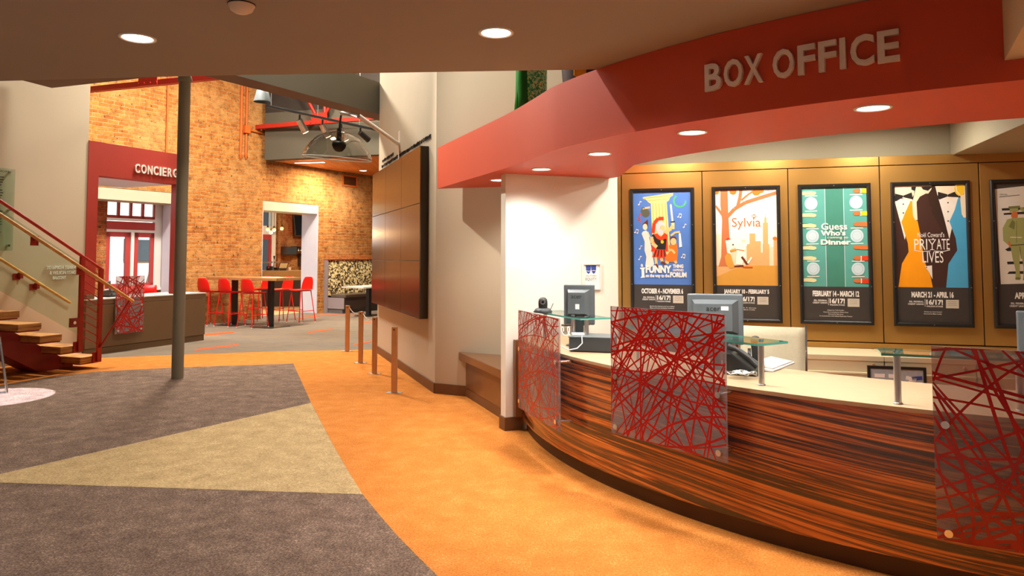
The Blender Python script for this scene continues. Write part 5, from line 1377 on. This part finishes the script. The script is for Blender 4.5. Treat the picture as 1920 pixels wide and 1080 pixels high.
xa, zb_ = barwall(549, 443); xb, zt2 = barwall(573, 404)
t = thing('television', 'dark wall screen tilted forward on the bar wall', 'television', BR.w((xa + xb) / 2, YW - 0.05, (zb_ + zt2) / 2), BR.ang)
w_, h_ = xb - xa, zt2 - zb_
o = MB().box((-w_ / 2, -0.03, -h_ / 2), (w_ / 2, 0.03, h_ / 2)).done('casing', 'bar_dark', t, bevel=0.008); o.rotation_euler = (math.radians(-8), 0, 0)
o2 = MB().box((-w_ / 2 + .03, -0.034, -h_ / 2 + .03), (w_ / 2 - .03, -0.031, h_ / 2 - .03)).done('screen', 'screen', t); o2.rotation_euler = (math.radians(-8), 0, 0)
m = MB(); m.box((-0.1, 0.02, -0.1), (0.1, 0.06, 0.1)); m.done('bracket', 'black_satin', t)
xa, zb_ = barwall(528, 477.5); xb, zt2 = barwall(546.5, 462.5)
t = thing('wall_cabinet', 'small dark wall cabinet left of the bottle rack', 'cabinet', BR.w(xa, YW + 0.05, zb_), BR.ang)
m = MB(); m.box((0, -0.32, 0), (xb - xa, 0, zt2 - zb_)); m.done('body', 'bar_dark', t, bevel=0.005)
m = MB(); m.box((0.01, -0.335, 0.01), (xb - xa - .01, -0.32, zt2 - zb_ - .01)); m.done('door', 'monitor_dark', t, bevel=0.004)
xa, zb_ = barwall(547.5, 473); xb, zt2 = barwall(575, 463)
t = thing('bottle_rack', 'open wall rack holding a row of dark bottles above the bar', 'rack', BR.w(xa, YW + 0.05, zb_), BR.ang)
m = MB(); m.box((0, -0.3, -0.03), (xb - xa, 0, 0)); m.done('lower_board', 'wood_brown', t)
m = MB(); m.box((0, -0.3, zt2 - zb_), (xb - xa, 0, zt2 - zb_ + 0.02)); m.done('upper_board', 'bar_dark', t)
bt = None
nb = 6
for i in range(nb):
    loc = BR.w(xa + 0.06 + (xb - xa - 0.12) * i / (nb - 1), YW - 0.14, zb_ + 0.001)
    lb = 'dark bottle standing in the wall rack above the bar'
    if bt is None:
        bt = thing('bottle', lb, 'bottle', loc, 0, 'bottles in the bar rack')
        h = min(0.26, zt2 - zb_ - 0.02)
        MB().lathe([(0.0001, 0), (0.03, 0), (0.03, h * .6), (0.012, h * .78), (0.012, h), (0.0001, h)], n=14).done('body', 'bottle_glass', bt)
        MB().lathe([(0.0305, h * .2), (0.0305, h * .5)], n=14).done('paper_band', 'paper', bt)
    else: dup(bt, loc, 0, lb)
xa, zb_ = barwall(559.5, 500); xb, zt2 = barwall(573, 478)
t = thing('wall_box', 'dark box hanging low on the bar wall under the bottle rack', 'cabinet', BR.w(xa, YW + 0.05, zb_), BR.ang)
m = MB(); m.box((0, -0.25, 0), (xb - xa, 0, zt2 - zb_)); m.done('body', 'bar_dark', t, bevel=0.005)
m = MB(); m.box((0.015, -0.26, 0.015), (xb - xa - .015, -0.25, zt2 - zb_ - .015)); m.done('door', 'black_satin', t, bevel=0.004)
for (px, py, lb) in ((502, 430, 'glowing amber globe pendant, leftmost beyond the doorway'), (508, 436, 'glowing amber globe pendant, lowest of the cluster beyond the doorway'), (514, 431, 'glowing amber globe pendant, right one of the close cluster of three'), (528.5, 428.5, 'glowing globe pendant hanging apart to the right of the cluster')):
    p = V(px, py, 20.6)
    t = thing('globe_pendant', lb, 'pendant lamp', p, 0, 'globe pendants over the bar')
    m = MB(); m.sphere((0, 0, 0), 0.045); m.done('globe', 'bulb_amber', t)
    m = MB(); m.cyl((0, 0, 0.05), (0, 0, 0.11), 0.022, 12); m.done('cap', 'bulb_holder', t)
    m = MB(); m.tube([(0, 0, 0.1), (0, 0, 3.9 - p.z)], 0.006, 6); m.done('cord', 'bulb_holder', t)
    lamp('globe_lamp', 'POINT', (0, 0, -0.06), 14, (1, 0.62, 0.25), 0.05, (0, 0, 0), t)

# ------------------------------------------------------------------ concierge room bits
p = CO.w(CO.hit(206, 550, 0.25)[0], 0.25, 0.861)
t = thing('telephone', 'black telephone with a grey handset on the concierge counter', 'telephone', p, CO.ang + 0.2)
m = MB(); m.extr([(-0.12, 0), (0.12, 0), (0.12, 0.12), (-0.02, 0.10), (-0.12, 0.03)], -0.1, 0.1); m.done('body', 'black_satin', t, bevel=0.012)
m = MB(); m.tube([(0.0, 0, 0.10), (-0.01, 0, 0.2), (-0.03, 0.0, 0.25)], [0.014, 0.018, 0.03], 10); m.done('handset', 'monitor_grey', t)
m = MB(); m.box((-0.06, -0.101, 0.03), (0.06, -0.0985, 0.07)); m.done('keypad', 'monitor_grey', t)
def low_chair(label, loc, ang):
    t = thing('visitor_chair', label, 'chair', loc, ang, 'red chairs behind the concierge counter')
    rows = [[(-0.24 + 0.06 * i, y + 0.05 * ((i - 4) / 4.0) ** 2, z) for i in range(9)] for y, z in ((0.22, 0.44), (0.0, 0.42), (-0.2, 0.44), (-0.25, 0.6), (-0.29, 0.80), (-0.31, 0.94))]
    m = MB(); m.grid(rows); o = m.done('seat_shell', 'chair_red', t); o.modifiers.new('thick', 'SOLIDIFY').thickness = 0.02
    for sx in (-1, 1):
        for sy in (-1, 1):
            m = MB(); m.tube([(sx * 0.18, sy * 0.17, 0.42), (sx * 0.22, sy * 0.22, 0)], 0.012, 8); m.done('leg', 'steel', t)
low_chair('red chair in front of the window, left of the small lattice panel', BR.w(BR.hit(211, 540, -0.6)[0], -0.6, 0), BR.ang + 0.5)
low_chair('red chair in front of the window, right of the small lattice panel', BR.w(BR.hit(278, 540, -0.35)[0], -0.35, 0), BR.ang - 0.9)

# ------------------------------------------------------------------ roof steel, pipes and overhead lights
def truss(label, A, B, gus, web):
    t = thing('roof_truss', label, 'truss', A)
    d = B - A; L_ = d.length
    t.rotation_euler = (0, 0, math.atan2(d.y, d.x))
    m = MB(); m.box((-0.3, -0.05, 0), (L_, -0.006, 0.1)); m.box((-0.3, 0.006, 0), (L_, 0.05, 0.1)); m.done('bottom_chord', 'steel_red', t, bevel=0.004)
    m = MB(); m.box((gus - 0.22, -0.065, -0.0), (gus + 0.22, -0.052, 0.26)); g = m.done('gusset_plate', 'steel_red', t)
    for k in range(4):
        m = MB(); m.cyl((gus - 0.22 + 0.14 * k, -0.08, 0.05), (gus - 0.22 + 0.14 * k, -0.06, 0.05), 0.018, 8); m.done('rivet', 'steel_red', g)
    for x in web:
        m = MB(); m.tube([(gus + (0.12 if x > 0 else -0.12), 0, 0.2), (gus + x, 0, 2.1)], 0.042, 4); m.done('web_bar', 'steel_red', t)
    m = MB(); m.box((-0.3, -0.05, 2.1), (L_, 0.05, 2.2)); m.done('top_chord', 'steel_red', t)
zt_ = 4.60
A, B = G(165, 173.5, zt_), G(410, 149, zt_)
truss('red steel roof truss crossing in front of the brick wall behind the grey column', A, B + (B - A) * 0.1, (G(275, 160, zt_) - A).length, (-1.8, 1.8))
A, B = G(487, 242, zt_), G(702, 225, zt_)
truss('red steel roof truss in front of the dark bulkhead behind the glass dome lamp', A, B + (B - A) * 0.3, (G(601, 233, zt_) - A).length, (-1.3, 1.3, 0.02))

# surface conduits on the brick
def pipe(label, px, py0, py1, r, matn, box=None, arm=None):
    x, z0 = BR.hit(px, py1); z1 = BR.hit(px, py0)[1]
    t = thing('wall_conduit', label, 'pipe', BR.w(x, -0.03, z0), BR.ang, 'conduits on the brick wall')
    m = MB(); m.cyl((0, 0, 0), (0, 0, z1 - z0), r, 12); m.done('tube', matn, t)
    m = MB(); m.tube([(0, 0, 0), (0, 0, -0.1)], [r * 1.6, r * 0.5], 12); m.done('end_fitting', matn, t)
    if box:
        zb = BR.hit(px, box)[1] - z0; m = MB(); m.box((-0.08, -0.06, zb - 0.09), (0.08, 0.03, zb + 0.09)); m.done('junction_box', matn, t, bevel=0.005)
        m = MB(); m.tube([(0.08, 0, zb), (1.2, 0, zb - 0.05)], 0.02, 8); m.done('side_tube', matn, t)
pipe('left one of two orange conduits running down the brick wall', 449.5, 60, 290, 0.03, 'orange_paint')
pipe('right one of two orange conduits, with a square junction box', 459.5, 60, 290, 0.03, 'orange_paint', box=243)
pipe('thin rust red conduit on the brick wall above the concierge sign', 310, 60, 290, 0.02, 'orange_paint')
x, z = BR.hit(655.5, 339.5)
t = thing('wall_vent', 'small dark slatted vent high on the brick wall', 'vent', BR.w(x, -0.004, z), BR.ang)
m = MB()
for lo, hi in (((-.3, -.16), (.3, -.12)), ((-.3, .12), (.3, .16)), ((-.3, -.12), (-.26, .12)), ((.26, -.12), (.3, .12))): m.box((lo[0], -0.02, lo[1]), (hi[0], 0.0, hi[1]))
m.done('frame', 'orange_paint', t)
m = MB()
for k in range(6): m.box((-.26, -0.014, -.11 + .04 * k), (.26, 0.0, -.085 + .04 * k))
m.mi = 1; m.box((-.26, -0.003, -.12), (.26, -0.001, .12)); m.done('slats', ['wood_brown', 'gap_dark'], t)
A, B = G(553, 305, 3.853), G(609, 303.5, 3.853)
d = B - A
t = thing('linear_light', 'long white strip light recessed in the timber ceiling', 'ceiling light', A, math.atan2(d.y, d.x))
m = MB(); m.box((0, -0.06, -0.012), (d.length, 0.06, 0.0)); m.done('housing', 'trim_white', t)
m = MB(); m.box((0.02, -0.045, -0.016), (d.length - .02, 0.045, -0.012)); m.done('diffuser', 'tube_white', t)
p = G(681, 320, 3.853); downlight(p.x, p.y, 3.853, 0.22, 'small recessed light in the timber ceiling near the bronze panelling', 'ceiling lights at the back', 90)

ZTk = 4.3
A, B = G(501, 199, ZTk), G(706, 244, ZTk)
d = B - A; ta = math.atan2(d.y, d.x)
t = thing('lighting_track', 'long dark lighting track hung on thin rods over the lobby', 'track', A, ta)
m = MB(); m.box((-0.02, -0.025, -0.02), (d.length + 1.0, 0.025, 0.025)); m.done('rail', 'monitor_dark', t, bevel=0.003)
for f in (0.03, 0.42, 0.82):
    m = MB(); m.cyl((d.length * f, 0, 0.02), (d.length * f, 0, 6.9 - ZTk), 0.007, 6); m.done('hanger_rod', 'steel', t)
for px, lb in ((562, 'lit spotlight on the lighting track, farthest left of the row'), (605, 'lit spotlight on the lighting track left of the glass dome lamp'), (640, 'spotlight on the lighting track directly behind the glass dome lamp'), (676, 'dark spotlight on the lighting track right of the glass dome lamp')):
    r = ray(px, 220); # meet the track in plan
    M_ = Matrix(((r.x, -d.x), (r.y, -d.y))); s_ = M_.inverted() @ Vector((A.x, A.y)); p = A + d * s_.y; p.z = ZTk
    t = thing('track_spotlight', lb, 'spotlight', p, ta, 'spotlights on the lighting track')
    m = MB(); m.cyl((0, 0, -0.03), (0, 0, -0.13), 0.02, 10); m.done('stem', 'black_satin', t)
    dr = Vector((0.55, -0.1, -0.83)).normalized() if px != 676 else Vector((0.9, -0.2, -0.55)).normalized()
    c0 = Vector((-0.02, 0, -0.13))
    m = MB(); m.tube([c0, c0 + dr * 0.27], [0.062, 0.066], 18); m.done('barrel', 'chrome' if px != 676 else 'black_satin', t)
    e_ = c0 + dr * 0.272
    m = MB(); m.tube([e_, e_ + dr * 0.004], 0.055, 18); m.done('lens', 'bulb_spot' if px != 676 else 'screen', t)
    if px != 676:
        q = dr.to_track_quat('-Z', 'Y').to_euler()
        lamp('track_lamp', 'SPOT', e_ + dr * 0.03, 160, (1, 0.86, 0.62), 0.05, q, t, angle=math.radians(70), blend=0.5)

# glass dome lamp on a wall arm
sA, zA_ = WA.hit(749, 270)
Pw = WA.w(sA, 0, zA_)
t = thing('dome_lamp', 'large clear glass dome lamp on a long pale wall arm', 'wall lamp', Pw, WA.ang)
# local -y points off the wall
tipx, tipz = WA.hit(672, 217, -0.82); tx = tipx - sA; tz = tipz - zA_
ex_, ez_ = WA.hit(640, 212, -0.98); ex_ -= sA; ez_ -= zA_
m = MB(); m.box((-0.04, -0.012, -0.2), (0.04, 0, 0.18)); m.done('wall_plate', 'letter_steel', t, bevel=0.003)
m = MB(); m.tube([(0, -0.012, 0), (tx, -0.82, tz), (ex_, -0.98, ez_)], 0.028, 4); m.done('arm', 'letter_steel', t)
m = MB(); m.tube([(0, -0.01, -0.18), (0.0, -0.02, -0.34)], 0.01, 6); m.done('arm_brace', 'letter_steel', t)
hx_, hz_ = WA.hit(636, 246, -0.98); hx_ -= sA; hz_ -= zA_
Rd = 0.40
m = MB(); m.tube([(ex_, -0.98, ez_), (hx_, -0.98, hz_ + 0.02)], 0.012, 8); m.done('drop_rod', 'bulb_holder', t)
prof = [(0.055, 0.0), (0.14, -0.02), (0.24, -0.075), (0.32, -0.15), (0.375, -0.235), (0.398, -0.30), (0.40, -0.325)]
m = MB(); m.lathe(prof, (0, 0, 0), 44); o = m.done('glass_dome', 'dome_glass', t); o.location = (hx_, -0.98, hz_); o.rotation_euler = (math.radians(-3), math.radians(5), 0); o.modifiers.new('thick', 'SOLIDIFY').thickness = 0.006
m = MB(); m.tube([(0.40 * math.cos(2 * pi * k / 44), 0.40 * math.sin(2 * pi * k / 44), -0.325) for k in range(45)], 0.007, 6); r_ = m.done('glass_rim', 'trim_white', o)
m = MB(); m.cyl((hx_, -0.98, hz_ + 0.03), (hx_, -0.98, hz_ - 0.14), 0.03, 12); m.done('socket', 'bulb_holder', t)
m = MB(); m.lathe([(0.0001, -0.12), (0.075, -0.13), (0.085, -0.16), (0.075, -0.2), (0.04, -0.24), (0.0001, -0.25)], (0, 0, 0), 24); o = m.done('reflector_bulb', 'bulb_holder', t); o.location = (hx_, -0.98, hz_)
# grey drum lamp hanging at the far left end of the track
p = V(492, 186, 13.2); q_ = p
t = thing('drum_pendant', 'grey bell shaped pendant lamp hanging below the raised walkway by the brick wall', 'pendant lamp', (p.x, p.y, p.z))
MB().lathe([(0.03, 0.22), (0.09, 0.20), (0.12, 0.1), (0.15, -0.02), (0.155, -0.05)], n=28).done('shade', 'monitor_grey', t)
m = MB(); m.cyl((0, 0, 0.2), (0, 0, 6.9 - p.z), 0.01, 8); m.done('cord', 'black_satin', t)

# ------------------------------------------------------------------ costumes on the canopy roof
p = V(1000, 240, 6.75)
t = thing('gown_display', 'green sequinned gown on a stand on top of the red canopy', 'costume', (p.x, p.y, 2.70))
MB().lathe([(0.16, 0.0), (0.135, 0.05), (0.128, 0.3), (0.132, 0.6), (0.15, 0.78), (0.115, 0.95), (0.15, 1.2), (0.12, 1.34), (0.05, 1.38)], n=30).done('gown', 'sequin_green', t)
m = MB(); m.grid([[(-0.125 + dx, -0.14 - 0.012 * (1 - abs(k - 1)), z) for k, dx in enumerate((-0.015 - w, 0.02, 0.04 + w))] for z, w in ((0.0, 0.055), (0.3, 0.03), (0.6, 0.02), (1.2, 0.0))]); o = m.done('sash', 'satin_dark_green', t); o.modifiers.new('thick', 'SOLIDIFY').thickness = 0.012
m = MB(); m.tube([(-0.16, -0.13, 0.0), (-0.15, -0.125, 0.4), (-0.15, -0.12, 1.0)], 0.018, 8); m.done('ribbon_edge', 'satin_green', t)
m = MB(); m.cyl((0, 0, 1.36), (0, 0, 1.5), 0.035, 14); m.done('stand_neck', 'black_satin', t)
p = V(1088, 200, 6.2)
t = thing('coat_display', 'dark brown coat with yellow trim on top of the red canopy', 'costume', (p.x, p.y, 2.70))
MB().lathe([(0.14, 0.0), (0.15, 0.3), (0.17, 0.55), (0.15, 0.9), (0.2, 1.15), (0.14, 1.3), (0.05, 1.34)], n=26).done('coat', 'coat_dark', t)
m = MB(); m.extr([(-0.07, 0.35), (0.03, 0.30), (0.07, 1.1), (-0.04, 1.15)], -0.19, -0.165); m.done('trim', 'gold_cloth', t)
m = MB(); m.extr([(-0.06, 0.42), (0.0, 0.40), (0.02, 0.62), (-0.05, 0.66)], -0.20, -0.191); m.done('cuff', 'paper', t)
m = MB(); m.cyl((0, 0, 1.32), (0, 0, 1.46), 0.035, 14); m.done('stand_neck', 'black_satin', t)

# ------------------------------------------------------------------ sign stand at the left edge
A = G(13, 738); 
t = thing('sign_stand', 'chrome framed sign stand at the left edge of the photo', 'sign stand', A, math.radians(15))
m = MB(); m.tube([(-0.10, 0.02, 0.62), (0, 0, 0.012)], 0.013, 10); m.done('leg', 'chrome', t)
m = MB(); m.tube([(-0.62, 0.02, 0.62), (-0.72, 0, 0.012)], 0.013, 10); m.done('leg', 'chrome', t)
m = MB(); m.tube([(0.0, 0, 0.012), (-0.72, 0, 0.012)], 0.012, 10); m.done('foot_bar', 'chrome', t)
m = MB(); m.tube([(-0.10, 0.02, 0.62), (-0.62, 0.02, 0.62)], 0.012, 10); m.done('top_bar', 'chrome', t)
m = MB(); m.extr([(-0.64, 0.15), (-0.08, 0.15), (-0.13, 0.6), (-0.6, 0.6)], 0.012, 0.02); m.done('sign_plate', 'pane_green', t)
# sharp edged stage light throwing a pale disc on the carpet
c = G(-16, 746)
t = thing('stage_spotlight', 'stage spotlight hung from the raised walkway throwing a pale disc on the carpet', 'spotlight', (c.x, c.y - 0.2, 3.62))
m = MB(); m.tube([(0, 0, 0.18), (0, 0, 0.0)], [0.09, 0.1], 20); m.done('barrel', 'black_satin', t)
lamp('stage_lamp', 'SPOT', (0, 0, -0.02), 2400, (0.74, 0.80, 1.0), 0.012, (math.radians(3), 0, 0), t, angle=math.radians(18.5), blend=0.04)
p = G(635, 677)
t = MB().lathe([(0.012, 0), (0.012, 0.002), (0.0001, 0.002)], (0, 0, 0), 14).done('floor_stud', 'coin', loc=(p.x, p.y, 0.002)); tag(t, 'tiny shiny disc lying on the orange carpet left of the queue posts', 'disc')
